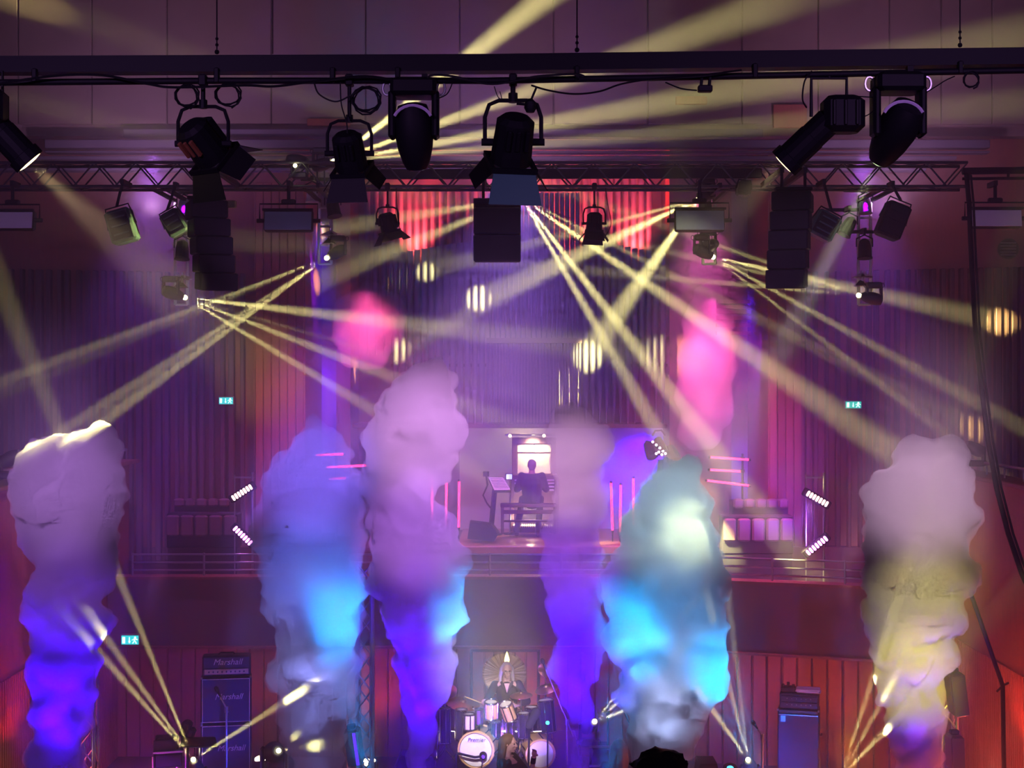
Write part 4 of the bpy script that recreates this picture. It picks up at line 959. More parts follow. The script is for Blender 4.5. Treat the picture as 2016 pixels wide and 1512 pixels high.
# ------------------------------------------------------------------ drum kit
MAPLE = mat('maple_yellow_light', (.78, .52, .14), .3, 0, .2, 5, (1, 1, 6)); HEADW = mat('drum_head', (.82, .82, .78), .5); DARKSH = mat('dark_shell', (.05, .03, .10), .12, .6)  # maple yellowed to hold the yellow light on the rack toms
BRONZE = mat('cymbal_bronze', (.72, .48, .22), .3, 1, .2, 30)
def drum(a, b, r, label, shell=MAPLE, grp='drums of the kit', n=8, name='drum', front=HEADW):
    """a = centre of the head seen, b = centre of the far end."""
    a = V(a); b = V(b); ax = b - a; L = ax.length; u = ax / L; R = frame(u)
    t = thing(name, label, 'drum', V((b.x, b.y, min(a.z, b.z) - r)) if 0 else (a + b) / 2, grp)
    MB().lathe([(r, .01), (r, L - .01)], a, u, 24, False).build('shell', shell, t, True)
    MB().lathe([(.0001, .012), (r * .97, .006), (r * .99, .02)], a, u, 24, False).build('batter_head', front, t, True)
    MB().lathe([(r * .99, L - .02), (r * .97, L - .006), (.0001, L - .012)], a, u, 24, False).build('resonant_head', HEADW, t, True)
    for k in (0, 1):
        c = a + u * (L * k); MB().tube([c + R @ V((math.cos(x) * r * 1.03, math.sin(x) * r * 1.03, 0)) for x in [2 * math.pi * i / 24 for i in range(24)]], .014 if r < .2 else .02, 6, True).build('hoop', CHROME if r < .2 else shell, t, True)
    for i in range(n):
        x = 2 * math.pi * (i + .3) / n; p = R @ V((math.cos(x) * r * 1.06, math.sin(x) * r * 1.06, 0))
        MB().cyl(a + p + u * .01, a + p + u * (L - .01) if L < .6 else a + p + u * .2, .011, n=6).build('lug', CHROME, t)
    if name == 'drum':
        c = (a + b) / 2 + V((0, r * .9, 0)); MB().cyl((c.x, c.y, 0), c, .014, n=8).build('stand_pole', CHROME, t)
        for k in (-1, 1): MB().cyl((c.x, c.y, .2), (c.x + k * .16, c.y + .06, .0), .011, n=6).build('stand_leg', CHROME, t)
    return t
dK = 22.7
t = drum(P(937, 1476, dK), P(950, 1463, 23.2), M(34, dK), 'maple bass drum with a white front head and a microphone before it', n=10, name='bass_drum')
MB().lathe([(M(35.5, dK), -.03), (M(35.5, dK), .05), (M(32.5, dK), .05), (M(32.5, dK), -.03)], P(937, 1476, dK), P(950, 1463, 23.2) - P(937, 1476, dK), 32, False).build('front_hoop', mat('cream_hoop', (.8, .76, .5), .4), t, True)
text('Premier', .085, mat('ink_dark', (.03, .03, .04), .5), t, P(938, 1457, dK - .05), (math.pi / 2, 0, 0), 'lettering', .2)
drum(P(1064, 1485, dK), P(1052, 1469, 23.2), M(27.5, dK), 'smaller maple bass drum behind the raised hand', n=8, name='bass_drum')
t = thing('drum_microphone', 'round black microphone on a boom in front of the white drum head', 'microphone', P(951, 1489, 22.45))
d = 22.4
MB().lathe([(.03, -.03), (.055, 0), (.06, .05), (.03, .08)], P(951, 1489, d), (0, 1, .1), 14).build('capsule', GLOSSBLK, t, True)
MB().tube([P(948, 1489, d), P(935, 1491, d), P(905, 1484, d), P(898, 1484, d)], .02).build('boom', RIG, t); MB().tube([P(950, 1495, d), P(948, 1512, d), P(945, 1540, d)], .008).build('cable', RIG, t)
MB().cyl(P(898, 1484, d), P(898, 1545, d), .018).build('pole', RIG, t)
drum(P(967, 1382, 22.83), P(967, 1413, 22.88), .10, 'maple rack tom tinted as yellow lit, left one of the pair', n=6)
drum(P(995, 1386, 22.80), P(1005, 1415, 22.88), .10, 'maple rack tom tinted as yellow lit, tilted right one of the pair', n=6)
d = 22.9
drum(P(876, 1394, d), P(876, 1462, d), .085, 'tall shiny violet lit drum at the far left of the kit', DARKSH, n=6)
drum(P(908, 1397, d + .1), P(908, 1455, d + .1), .09, 'shiny violet lit drum second from the left of the kit', DARKSH, n=6)
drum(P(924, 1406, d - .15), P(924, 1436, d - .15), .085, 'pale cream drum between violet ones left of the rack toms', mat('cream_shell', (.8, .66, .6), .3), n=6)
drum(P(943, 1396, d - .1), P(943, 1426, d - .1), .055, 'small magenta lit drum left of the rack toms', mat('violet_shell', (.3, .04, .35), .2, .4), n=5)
drum(P(974, 1420, d + .2), P(974, 1452, d + .2), .105, 'dark shiny drum under the left rack tom', DARKSH, n=6)
drum(P(1006, 1420, d + .25), P(1006, 1458, d + .25), .10, 'dark shiny drum under the right rack tom', DARKSH, n=6)
drum(P(1031, 1404, d + .1), P(1031, 1452, d + .1), .095, 'shiny violet lit drum right of the rack toms', DARKSH, n=6)
drum(P(1046, 1392, d + .3), P(1046, 1440, d + .3), .10, 'dark violet drum behind the black boom cover', DARKSH, n=6)
drum(P(1074, 1378, d + .2), P(1080, 1440, d + .2), .12, 'large dark violet floor drum at the right of the kit', DARKSH, n=8)
def cymbal(px, py, d, r, tilt, roll, label, m=BRONZE):
    yb = 756 + (EYE + .01) * F / d
    c = P(px, py, d); t = thing('cymbal', label, 'cymbal', P(px, yb, d), 'cymbals of the kit')
    n = V((math.sin(math.radians(roll)), -math.sin(math.radians(tilt)), math.cos(math.radians(tilt)))).normalized()
    MB().lathe([(.0001, .04), (r * .12, .035), (r * .2, .012), (r * .6, .0), (r, -.03), (r, -.034), (r * .6, -.006), (.0001, .0)], c, n, 24, False).build('disc', m, t, True)
    MB().cyl(c + n * .06, c - V((0, 0, .08)), .01).build('bolt', CHROME, t)
    MB().cyl(c - V((0, 0, .05)), P(px, yb, d), .014).build('pole', CHROME, t)
    for k in (-1, 1): MB().cyl(P(px, yb - 22, d), P(px + k * 14, yb, d), .01, n=6).build('leg', CHROME, t)
cymbal(912, 1382, 23.3, .27, 12, 6, 'wide bronze cymbal left of the rack toms')
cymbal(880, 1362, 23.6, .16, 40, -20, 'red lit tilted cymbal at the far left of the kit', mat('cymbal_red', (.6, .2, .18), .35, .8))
cymbal(1026, 1366, 23.1, .18, 6, -3, 'thin bronze cymbal right of the drummer')
cymbal(1075, 1353, 23.5, .19, 14, -14, 'bronze cymbal at shoulder height right of the drummer')
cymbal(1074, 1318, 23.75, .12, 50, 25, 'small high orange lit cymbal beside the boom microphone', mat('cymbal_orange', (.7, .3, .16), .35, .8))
cymbal(932, 1398, 23.15, .13, 10, -8, 'pale hi hat cymbal just left of the left rack tom', mat('cymbal_pale', (.75, .7, .66), .3, .9))
t = thing('microphone_cover', 'fuzzy black microphone cover right of the rack toms', 'microphone', P(1052, 1405, 22.6))
MB().capsule(P(1056, 1402, 22.6), P(1042, 1428, 22.6), .07, .06).build('cover', CLOTH, t, True); MB().cyl(P(1042, 1428, 22.6), P(1040, 1530, 22.6), .015).build('pole', RIG, t)
t = thing('status_lamp', 'tiny cyan glowing lamp in the dark right part of the kit', 'lamp', P(1078, 1423, 22.6))
MB().cbox(P(1078, 1423, 22.65), (.05, .06, .07), .01).build('housing', RIG, t); MB().cyl(P(1078, 1425, 22.67), P(1078, 756 + EYE * F / 22.67, 22.67), .012).build('pole', RIG, t); MB().ball(P(1078, 1423, 22.6), .03, n=8).build('lamp', glow('lamp_cyan', (.05, .9, .9), 5), t)
t = thing('hardware_rack', 'bare chrome drum rack of poles across the kit', 'drum rack', P(970, 1540, 23.1))
MB().cyl(P(860, 1440, 23.1), P(1090, 1440, 23.1), .02).build('crossbar', CHROME, t)
for x in (862, 990, 1088): MB().cyl(P(x, 1400, 23.1), P(x, 1542, 23.1), .02).build('pole', CHROME, t)
# gong
t = thing('gong', 'large round bronze gong hanging behind the drummer', 'gong', P(993, 1520, 24.7))
d = 24.7; r = M(43.5, d)
gm = mat('gong_bronze', (.72, .55, .34), .42, .6)
nt = gm.node_tree; b = nt.nodes['Principled BSDF']; tc = nt.nodes.new('ShaderNodeTexCoord'); sp = nt.nodes.new('ShaderNodeSeparateXYZ'); at_ = nt.nodes.new('ShaderNodeMath'); at_.operation = 'ARCTAN2'
mp = nt.nodes.new('ShaderNodeMapping'); mp.inputs[1].default_value = (0, 0, -(P(0, 1327, d).z - WP[t.name].z)); nt.links.new(tc.outputs['Object'], mp.inputs[0]); nt.links.new(mp.outputs[0], sp.inputs[0])
nt.links.new(sp.outputs[0], at_.inputs[0]); nt.links.new(sp.outputs[2], at_.inputs[1]); no = nt.nodes.new('ShaderNodeTexNoise'); no.noise_dimensions = '1D'; no.inputs['Scale'].default_value = 5; no.inputs['Detail'].default_value = 3
nt.links.new(at_.outputs[0], no.inputs['W']); bp = nt.nodes.new('ShaderNodeBump'); bp.inputs['Strength'].default_value = .5; bp.inputs['Distance'].default_value = .4; nt.links.new(no.outputs['Fac'], bp.inputs['Height']); nt.links.new(bp.outputs[0], b.inputs['Normal'])
MB().lathe([(.0001, .03), (r * .3, .02), (r * .93, -.01), (r, .02), (r, .06), (r * .93, .03), (.0001, .05)], P(993, 1327, d), (0, 1, 0), 48, False).build('disc', gm, t, True)
for x in (928, 1060): MB().cyl(P(x, 1530, d), P(x, 1279, d), .022).build('post', RIG, t)
MB().cyl(P(928, 1281, d), P(1060, 1281, d), .022).build('crossbar', RIG, t)
for x in (972, 1014): MB().cyl(P(x, 1281, d), P(x, 1293, d), .006).build('cord', RIG, t)
t = thing('gong_glint', 'little yellow flame shaped glow added as a beam glint above the drummer before the gong', 'lamp', P(998, 1299, 24.5))  # glowing shape added for the yellow glint over the drummer's head
MB().lathe([(.005, -.10), (.035, -.06), (.045, -.02), (.028, .05), (.004, .12)], P(998, 1297, 24.5), (0, 0, 1), 10).build('bulb', glow('glint_yellow', (1, .9, .25), 5), t, True)
MB().cyl(P(998, 1309, 24.5), P(998, 1305, 24.5), .03).build('glint_holder', RIG, t); MB().cyl(P(998, 1281, 24.66), P(998, 1284, 24.5), .012).build('arm', RIG, t); MB().cyl(P(998, 1284, 24.5), P(998, 1292, 24.5), .008).build('cord', RIG, t)
# ------------------------------------------------------------------ people
SKIN = mat('skin', (.58, .36, .28), .5); SKIN2 = mat('skin_pale', (.66, .42, .34), .5)
def bodymod(o, vox, sm=3):
    m = o.modifiers.new('remesh', 'REMESH'); m.mode = 'VOXEL'; m.voxel_size = vox; m.use_smooth_shade = True
    s = o.modifiers.new('smooth', 'SMOOTH'); s.factor = .5; s.iterations = sm
    return o
def head_into(q, c, R, s=1.):
    """adds a head (local -y is the face) to q; returns the local-to-world function."""
    L = lambda x, y, z: V(c) + R @ V((x * s, y * s, z * s))
    q.ball(L(0, .01, .03), .098 * s, (.80, 1.0, .98), 14, R); q.ball(L(0, -.025, -.035), .075 * s, (.82, .9, 1.1), 12, R)
    q.ball(L(0, -.06, -.095), .03 * s, (1, .8, .8), 8, R)                    # chin
    q.capsule(L(0, -.092, .012), L(0, -.112, -.028), .010 * s, .016 * s, 8)  # nose
    q.capsule(L(-.045, -.078, .03), L(.045, -.078, .03), .012 * s, .012 * s, 8)   # brow
    q.capsule(L(-.02, -.09, -.06), L(.02, -.09, -.06), .008 * s, .008 * s, 8)     # lips
    for k in (-1, 1): q.ball(L(.08 * k, .012, .0), .03 * s, (.35, .7, 1.1), 8, R); q.ball(L(.04 * k, -.075, -.02), .022 * s, n=8)
    q.capsule(L(0, .02, -.06), L(0, .045, -.17), .055 * s, .06 * s, 10)
    return L
def hand_into(q, w, fwd, side, thumb, curl=.6, s=1.):
    """w wrist, fwd along the hand, side across the palm (towards the little finger), thumb = +1/-1."""
    w = V(w); f = V(fwd).normalized(); sd = V(side); sd = (sd - f * sd.dot(f)).normalized(); dn = f.cross(sd) * thumb
    q.capsule(w, w + f * .05 * s, .026 * s, .03 * s, 8)
    q.ball(w + f * .055 * s, .042 * s, (1, 1, 1), 10)
    for k, ln in ((-1.5, .07), (-.5, .082), (.5, .077), (1.5, .06)):
        b = w + f * .085 * s + sd * k * .02 * s; a = 0; p = b
        for seg_, r in ((.42, .0095), (.33, .0085), (.25, .0075)):
            a += curl; e = p + (f * math.cos(a) + dn * math.sin(a)) * ln * seg_ * s * 1.15; q.capsule(p, e, r * s, r * s * .92, 6); p = e
    b = w + f * .03 * s - sd * .032 * s; e = b + (f * .6 - sd * .7 + dn * .5).normalized() * .04 * s; q.capsule(b, e, .013 * s, .011 * s, 6); q.capsule(e, e + (f * .9 + dn * .45).normalized() * .032 * s, .011 * s, .009 * s, 6)
def eyes_on(t, L, s=1.):
    for k in (-1, 1): MB().ball(L(.032 * k, -.088, .008), .011 * s, n=8).build('eye', mat('eye', (.05, .04, .04), .2) if 'eye' not in bpy.data.materials else bpy.data.materials['eye'], t)
# drummer, facing the hall
d = 23.9; X = P(998, 0, d).x; zc = P(0, 1320, d).z
t = thing('person', 'drummer with long grey hair and open black shirt seated behind the drums', 'person', (X, d, 0), None)
q = MB(); R = rotz(8) @ Matrix.Rotation(math.radians(4), 3, 'X'); L = head_into(q, (X, d, zc), R)
sh = zc - .225; pv = .56
arms = []
for k in (-1, 1):
    S_ = V((X + k * .19, d, sh)); E = V((X + k * .33, d - .12, sh - .25)); Wp = V((X + k * .36, d - .42, sh - .20)) if k < 0 else V((X + .17, d - .45, sh - .24)); arms.append((S_, E, Wp))
    q.capsule(S_, E, .055, .043); q.capsule(E, Wp, .042, .028)
    f = (V((0, -.3, 0)) if k < 0 else V((-.25, -.2, .03))); hand_into(q, Wp, f, V((k, 0, -.2)), k, .75)
q.capsule((X, d + .02, pv), (X, d, sh - .1), .14, .15); q.capsule((X - .15, d, sh - .02), (X + .15, d, sh - .02), .07, .07)
for k in (-1, 1):
    K = V((X + k * .24, d - .48, .52)); q.capsule((X + k * .1, d, pv - .05), K, .085, .06); q.capsule(K, (X + k * .22, d - .46, .10), .055, .04); q.capsule((X + k * .22, d - .44, .05), (X + k * .23, d - .66, .04), .04, .03)
bodymod(q.build('body', SKIN2, t), .0085); eyes_on(t, L)
q = MB(); q.capsule((X, d + .02, pv), (X, d + .01, sh - .12), .165, .175); q.capsule((X - .16, d + .01, sh - .03), (X + .16, d + .01, sh - .03), .082, .082)
for S_, E, Wp in arms: q.capsule(S_, E, .07, .062); q.capsule(E, E.lerp(Wp, .72), .06, .046)
bodymod(q.build('shirt', mat('shirt_black', (.014, .012, .024), .8), t), .014)
q = MB(); q.plate([(X - .045, d - .172, sh + .05), (X + .045, d - .172, sh + .05), (X, d - .185, sh - .10)], (0, .012, 0)); q.build('open_neck', SKIN2, t)
q = MB()
for k in (-1, 1): q.capsule((X + k * .085, d - .10, sh + .05), (X + k * .012, d - .178, sh - .10), .022, .016, 8)
q.build('collar', bpy.data.materials['shirt_black'], t, True)
q = MB()
for k in (-1, 1):
    K = V((X + k * .24, d - .48, .52)); q.capsule((X + k * .1, d, pv - .05), K, .1, .075); q.capsule(K, (X + k * .22, d - .46, .12), .07, .055)
bodymod(q.build('trousers', CLOTH, t), .02)
q = MB(); q.ball(L(0, .03, .055), .1, (.86, .98, .85), 14, R)
for k in (-1, 1):
    q.capsule(L(.082 * k, .03, .04), L(.10 * k, .03, -.13), .035, .035); q.capsule(L(.10 * k, .03, -.13), L(.115 * k, .0, -.25), .035, .018)
q.capsule(L(0, .09, .02), L(0, .09, -.2), .06, .05)
bodymod(q.build('hair', mat('hair_grey', (.42, .38, .36), .6), t), .012)
q = MB()
for k in (-1, 1): q.tube([L(.035 * k + .026 * math.cos(a), -.104, .006 + .018 * math.sin(a)) for a in [2 * math.pi * i / 10 for i in range(10)]], .003, 5, True)
q.cyl(L(-.01, -.106, .008), L(.01, -.106, .008), .003, n=5)
q.build('spectacles', GLOSSBLK, t)
for (S_, E, Wp), e, lab in ((arms[0], P(914, 1367, d - .7), 'left'), (arms[1], P(1003, 1372, d - .75), 'right')):
    st = thing('drumstick', 'pale drumstick in the drummer\'s %s' % ('hand over the left cymbal' if lab == 'left' else 'hand above the right rack tom'), 'drumstick', Wp, 'drumsticks')
    c = Wp + (e - Wp).normalized() * .02; q = MB(); q.smooth = True; u = (e - c); q.lathe([(.006, -.10), (.009, -.09), (.009, u.length * .8), (.004, u.length * .95)], c + V((0, 0, -.03)), u, 8); q.build('shaft', MAPLE, st)
    MB().ball(c + V((0, 0, -.03)) + u * .96, .009, (1, 1, 1.4), 8).build('tip', MAPLE, st)
st = thing('drum_stool', 'round black drum stool under the drummer', 'stool', (X, d, 0))
MB().lathe([(.15, 0), (.17, .02), (.17, .07), (.15, .09)], (X, d + .03, .34), (0, 0, 1), 18).build('seat', CLOTH, st, True); MB().cyl((X, d + .03, 0), (X, d + .03, .34), .025).build('pole', CHROME, st)
for k in range(3): a = k * 2.1; MB().cyl((X, d + .03, .25), (X + .22 * math.cos(a), d + .03 + .22 * math.sin(a), .01), .014).build('leg', CHROME, st)
# organist, seen from behind
d = 28.95; X = P(1047, 0, d).x; zc = P(0, 917.5, d).z
t = thing('person', 'organist in a dark suit seen from behind, seated at the organ', 'person', (X, d, zf), None)
q = MB(); R = rotz(180); L = head_into(q, (X, d + .04, zc), R); sh = zc - .19; pv = P(0, 986, 28.8).z + .02; arms = []
for k in (-1, 1):
    S_ = V((X + k * .2, d, sh)); E = V((X + k * .29, d + .12, sh - .28)); Wp = V((X + k * .2, d + .38, sh - .26)); arms.append((S_, E, Wp))
    q.capsule(S_, E, .055, .043); q.capsule(E, Wp, .042, .028); hand_into(q, Wp, V((0, .3, -.03)), V((k, 0, 0)), -k, .35)
q.capsule((X, d - .02, pv), (X, d, sh - .1), .14, .15); q.capsule((X - .16, d, sh - .02), (X + .16, d, sh - .02), .07, .07)
legs = []
for k in (-1, 1):
    K = V((X + k * .18, d + .35, pv - .02)); A = V((X - .30 if k < 0 else X + .12, d + .10, zf + .12)); legs.append((k, K, A)); q.capsule((X + k * .1, d, pv - .04), K, .085, .06); q.capsule(K, A, .055, .04); q.capsule(A - V((0, 0, .04)), A + V((0, .2, -.05)), .04, .03)
bodymod(q.build('body', SKIN, t), .0095); eyes_on(t, L)
q = MB(); q.capsule((X, d - .03, pv - .02), (X, d - .01, sh - .16), .18, .215); q.capsule((X - .19, d, sh - .035), (X + .19, d, sh - .035), .085, .085); q.capsule((X - .1, d, sh - .1), (X + .1, d, sh - .1), .13, .13)
for S_, E, Wp in arms: q.capsule(S_, E, .075, .065); q.capsule(E, E.lerp(Wp, .85), .062, .048)
bodymod(q.build('jacket', mat('suit_dark', (.025, .022, .04), .8), t), .016)
q = MB()
for k, K, A in legs: q.capsule((X + k * .1, d, pv - .04), K, .1, .075); q.capsule(K, A, .07, .06)
bodymod(q.build('trousers', CLOTH, t), .02)
q = MB()
for k, K, A in legs: q.capsule(A - V((0, .04, .05)), A + V((0, .2, -.07)), .048, .036)
bodymod(q.build('shoes', GLOSSBLK, t), .012)
q = MB(); q.ball(L(0, .035, .045), .102, (.86, .98, .9), 14, R); q.ball(L(0, .07, -.02), .075, (1, .6, .9), 12, R)
bodymod(q.build('hair', mat('hair_light', (.30, .26, .24), .6), t), .012)
# performers in front of the kit and one listener
def standing(label, px, py, d, yaw, hair_col, top_col, z0, long_hair=True, raise_arm=False, lean=0):
    c = P(px, py, d); X = c.x; t = thing('person', label, 'person', (X, d, z0), None)
    H = c.z - z0; q = MB(); R = rotz(yaw); L = head_into(q, c, R); W_ = lambda x, y, z: V((X, d, 0)) + R @ V((x, y, 0)) + V((0, 0, z))
    sh = c.z - .23; hip = z0 + (c.z - z0) * .52; arms = []
    for k in (-1, 1):
        S_ = W_(k * .19, .03, sh)
        if raise_arm and k > 0: E = P(1045, 1530, d - .15); Wp = P(1051, 1490, d - .25)
        else: E = W_(k * .27, .02, sh - .29); Wp = W_(k * .2, -.2, sh - .42)
        arms.append((S_, E, Wp)); q.capsule(S_, E, .055, .043); q.capsule(E, Wp, .042, .028)
        hand_into(q, Wp, (Wp - E), R @ V((0, k, 0)) if raise_arm and k > 0 else R @ V((k, 0, 0)), k, .45)
    q.capsule(W_(0, .02, hip), W_(0, .02, sh - .1), .13, .15); q.capsule(W_(-.15, .02, sh - .02), W_(.15, .02, sh - .02), .07, .07)
    legs = []
    for k in (-1, 1):
        a, b, e = W_(k * .1, .02, hip - .03), W_(k * .11, .0, z0 + (hip - z0) * .52), W_(k * .12, .03, z0 + .09); legs.append((a, b, e)); q.capsule(a, b, .09, .06); q.capsule(b, e, .058, .042); q.capsule(e - V((0, 0, .045)), e + R @ V((0, -.17, -.055)), .042, .03)
    bodymod(q.build('body', SKIN2, t), .0085); eyes_on(t, L)
    q = MB(); q.capsule(W_(0, .02, hip - .04), W_(0, .02, sh - .13), .16, .17); q.capsule(W_(-.17, .02, sh - .03), W_(.17, .02, sh - .03), .08, .08)
    for i, (S_, E, Wp) in enumerate(arms): q.capsule(S_, E, .068, .058); q.capsule(E, E.lerp(Wp, .2 if raise_arm and i else .8), .056, .046)
    bodymod(q.build('top', mat('top_cloth', top_col, .85), t), .016)
    q = MB()
    for a, b, e in legs: q.capsule(a, b, .1, .075); q.capsule(b, e, .07, .06)
    bodymod(q.build('trousers', CLOTH, t), .02)
    q = MB()
    for a, b, e in legs: q.capsule(e - V((0, 0, .045)), e + R @ V((0, -.18, -.05)), .052, .04)
    bodymod(q.build('shoes', GLOSSBLK, t), .014)
    if raise_arm:
        S_, E, Wp = arms[1]; MB().cyl(E.lerp(Wp, .70), E.lerp(Wp, .98), .036, n=12).build('wristband', RIG, t, True)
    q = MB(); q.ball(L(0, .03, .045), .108, (.9, 1.0, .92), 14, R)
    if long_hair:
        q.capsule(L(0, .075, .03), L(0, .11, -.30), .085, .085); random.seed(len(label))
        for k in range(9):
            a = -1.5 + 3.0 * k / 8; q.capsule(L(.09 * math.sin(a), .03 + .07 * math.cos(a), .03), L(.13 * math.sin(a), .04 + .10 * math.cos(a), -.30 + random.uniform(-.06, .04)), .034, .022, 8)
    else:
        random.seed(4)
        q.ball(L(0, .035, .075), .122, (1, 1.05, .82), 16, R)
        for k in range(40):
            a = random.uniform(0, 6.28); e = random.uniform(.1, 1.3); p = V((.118 * math.cos(e) * math.sin(a), .035 + .12 * math.cos(e) * math.cos(a), .075 + .098 * math.sin(e))); q.capsule(L(*p), L(p.x * 1.06 + random.uniform(-.02, .02), p.y + random.uniform(-.02, .02), p.z + .004), .014, .010, 6)
        for k in range(26):
            a = 2 * math.pi * k / 26; q.capsule(L(.05 * math.sin(a), .03 + .05 * math.cos(a), .12), L(.108 * math.sin(a), .04 + .115 * math.cos(a), .0 + random.uniform(-.03, .03)), .022, .018, 6)
    bodymod(q.build('hair', mat('hair_' + label.split()[0], hair_col, .6), t), .011)
    return t
standing('long brown haired person in profile raising one hand before the drum kit', 1003, 1464, 20.4, 66, (.16, .09, .045), (.06, .06, .035), FZ, True, True)
standing('grey haired person with long hair turned away, left of the cyan smoke', 1218, 1474, 20.4, 180, (.20, .15, .13), (.05, .04, .05), FZ, True)
struct('floor_balcony_front', MB().box((1.5, 6.0, 2.5), (8, 3.5, .12)), STAGE)
standing('dark haired listener whose head top shows at the bottom edge', 1300, 1548, 6.6, 180, (.006, .005, .006), (.02, .02, .02), 2.56, False)
# ------------------------------------------------------------------ moving heads with their beams
LENSY = glow('lens_yellow', (1, .9, .4), 16)
DK = mat('fixture_dark', (.04, .035, .06), .5)
def beam_head(px, py, d, ends, label, grp, s=.6, base='up', pw=52000, ang=3.4, pole=None, col=YEL, disc=5.5, bm=DK):
    """a moving head whose lens sits at (px, py, d); ends: beam targets (px, py, d[, ang, k])."""
    c = P(px, py, d); m = V((0, 0, 0))
    for e in ends: m += (P(e[0], e[1], e[2]) - c).normalized()
    m.normalize(); hd = c - m * .36 * s
    t, q = moving_head(hd, m, s, label, grp, base, bm=bm, pole_to=pole)
    MB().ball(c + m * .02, M(disc, d) * .9, n=12).build('lamp_lens', LENSY, t, True)
    for e in ends:
        b = P(e[0], e[1], e[2]); u = (b - c).normalized()
        spot(c + m * .02 + u * .065, b, 1.22 * (e[3] if len(e) > 3 else ang), pw * (e[4] if len(e) > 4 else 1), col, 1, .02, t)
    return t
gL = 'moving heads at the feet of the ladders'
beam_head(362, 585, 22.3, [(720, 628, 24.5, 4.2, 1.2), (770, 742, 24.8), (722, 800, 24.5), (690, 680, 23, 1.6, .5)], 'yellow lit moving head at the foot of the farthest left ladder, fanning beams right', gL)
beam_head(645, 507, 22.4, [(140, 700, 20.5, 2.4), (40, 905, 18.7, 2.2, 1.6), (115, 892, 18.6, 2.4, 1.8), (330, 640, 21, 1.5, .6)], 'yellow lit moving head on the ladder left of the organ, fanning beams left', gL)
beam_head(1402, 505, 22.3, [(1850, 845, 24.6, 2.2), (1900, 780, 24.6, 2.8), (1930, 625, 26.6, 3.6, 1.2)], 'yellow lit moving head on the ladder right of the organ, fanning beams right', gL)
beam_head(1693, 582, 22.4, [(1400, 478, 23, 2.4), (1400, 515, 22.5, 2.4), (1400, 555, 22, 2.4)], 'yellow lit moving head at the foot of the farthest right ladder, fanning beams left', gL)
gT = 'moving heads on the truss'
beam_head(1026, 388, 22.0, [(1310, 760, 23.5, 4.2, 2.2), (1225, 730, 24, 3.6, 2.2), (1480, 700, 23, 4.2, 2.2), (1420, 590, 24, 2.4, 1), (640, 548, 29), (660, 450, 29, 3)], 'yellow lit moving head behind the middle speaker, fanning crossed beams', gT, pole=zt_)
beam_head(1376, 392, 22.2, [(800, 680, 29, 3.2, 1.3), (960, 580, 29, 3.6, 2), (1165, 690, 29, 4.6, 2.2), (860, 530, 29, 2.6, 1.2)], 'yellow lit moving head behind the blue grey panel, fanning beams left', gT, pole=zt_)
beam_head(655, 318, 21.6, [(1120, -40, 18, 4.2, 3), (1210, 120, 19, 4, 2), (1180, 225, 20, 4, 2), (1100, 280, 21, 2.8, 1.5)], 'yellow lit moving head on top of the truss, fanning beams up right', gT, pole=zt_)
t, q = moving_head(P(590, 318, 21.2), (-.6, -.4, .1), .6, 'dim moving head on top of the truss left of the small barndoor lamp', gT, 'down', bm=DK)
MB().ball(P(581, 326, 20.9), M(4, 21), n=10).build('lamp_lens', LENSY, t, True)
t, q = moving_head(P(1394, 485, 22.35), (.3, -.5, .1), .62, 'violet lit moving head body just below the blue grey panel', gT, 'up', bm=DK)
gS = 'moving heads standing on the stage'
beam_head(381, 1497, 21.4, [(175, 1262, 19.2, 2.4), (187, 1225, 19.0, 2.2), (232, 1130, 20.5, 2.6), (592, 1362, 19.1, 2.0, 1.2)], 'bright floor moving head under the wide music stand, beams up left', gS, .7, 'down', 60000)
beam_head(1170, 1421, 22.0, [(1330, 1225, 19.6, 2.2), (1330, 1290, 19.4, 2.2), (1330, 1362, 19.3, 2.2)], 'bright moving head beside the violet smoke, beams up right', gS, .7, 'down', 70000)
beam_head(1473, 1497, 22.0, [(1392, 1175, 18.8, 1.7), (1372, 1355, 18.7, 1.7), (1425, 1100, 20, 2.2, .5)], 'bright moving head left of the right bass cabinet, beams up left', gS, .7, 'down', 70000)
beam_head(1655, 1530, 20.6, [(1733, 1290, 18.6, 2.4), (1775, 1310, 18.6, 2.4), (1765, 1415, 18.5, 2.6)], 'moving head below the far right yellow smoke', gS, .7, 'down', 36000)
t = beam_head(548, 1478, 21.0, [(575, 1455, 19.5, 3, .4), (620, 1468, 19.3, 5, .5)], 'stout black moving head with a bright lens at the foot of the blue smoke', gS, .95, 'down', 9000)
t = thing('road_case', 'black road case under the bright moving head beside violet smoke', 'case', P(1180, 1548, 22.2))
MB().cbox(P(1180, 1508, 22.3), (M(38, 22.2), .45, M(84, 22.2)), .02).build('body', RIG, t)
for y in (1470, 1508, 1545): MB().box(P(1180, y, 22.07), (M(39, 22.2), .02, .03)).build('edge_trim', ALU, t)
t = thing('stage_wedge', 'low black floor monitor left of the violet smoke foot', 'loudspeaker', P(790, 1516, 21.5))
q = MB(); d = 21.5; q.plate([P(776, 1520, d), P(806, 1520, d), P(803, 1490, d), P(790, 1488, d)], (0, .4, 0)); q.build('cabinet', RIG, t)
MB().plate([P(776, 1520, d) + V((-.01, .03, .01)), P(790, 1488, d) + V((-.01, .03, .01)), P(790, 1488, d) + V((-.01, .37, .01)), P(776, 1520, d) + V((-.01, .37, .01))], (-.01, 0, .004)).build('grille', GRILL, t)
t = thing('round_stage_lamp', 'small round blue lit lamp near the bottom right of the cyan smoke', 'stage light', P(1437, 1515, 21.6))
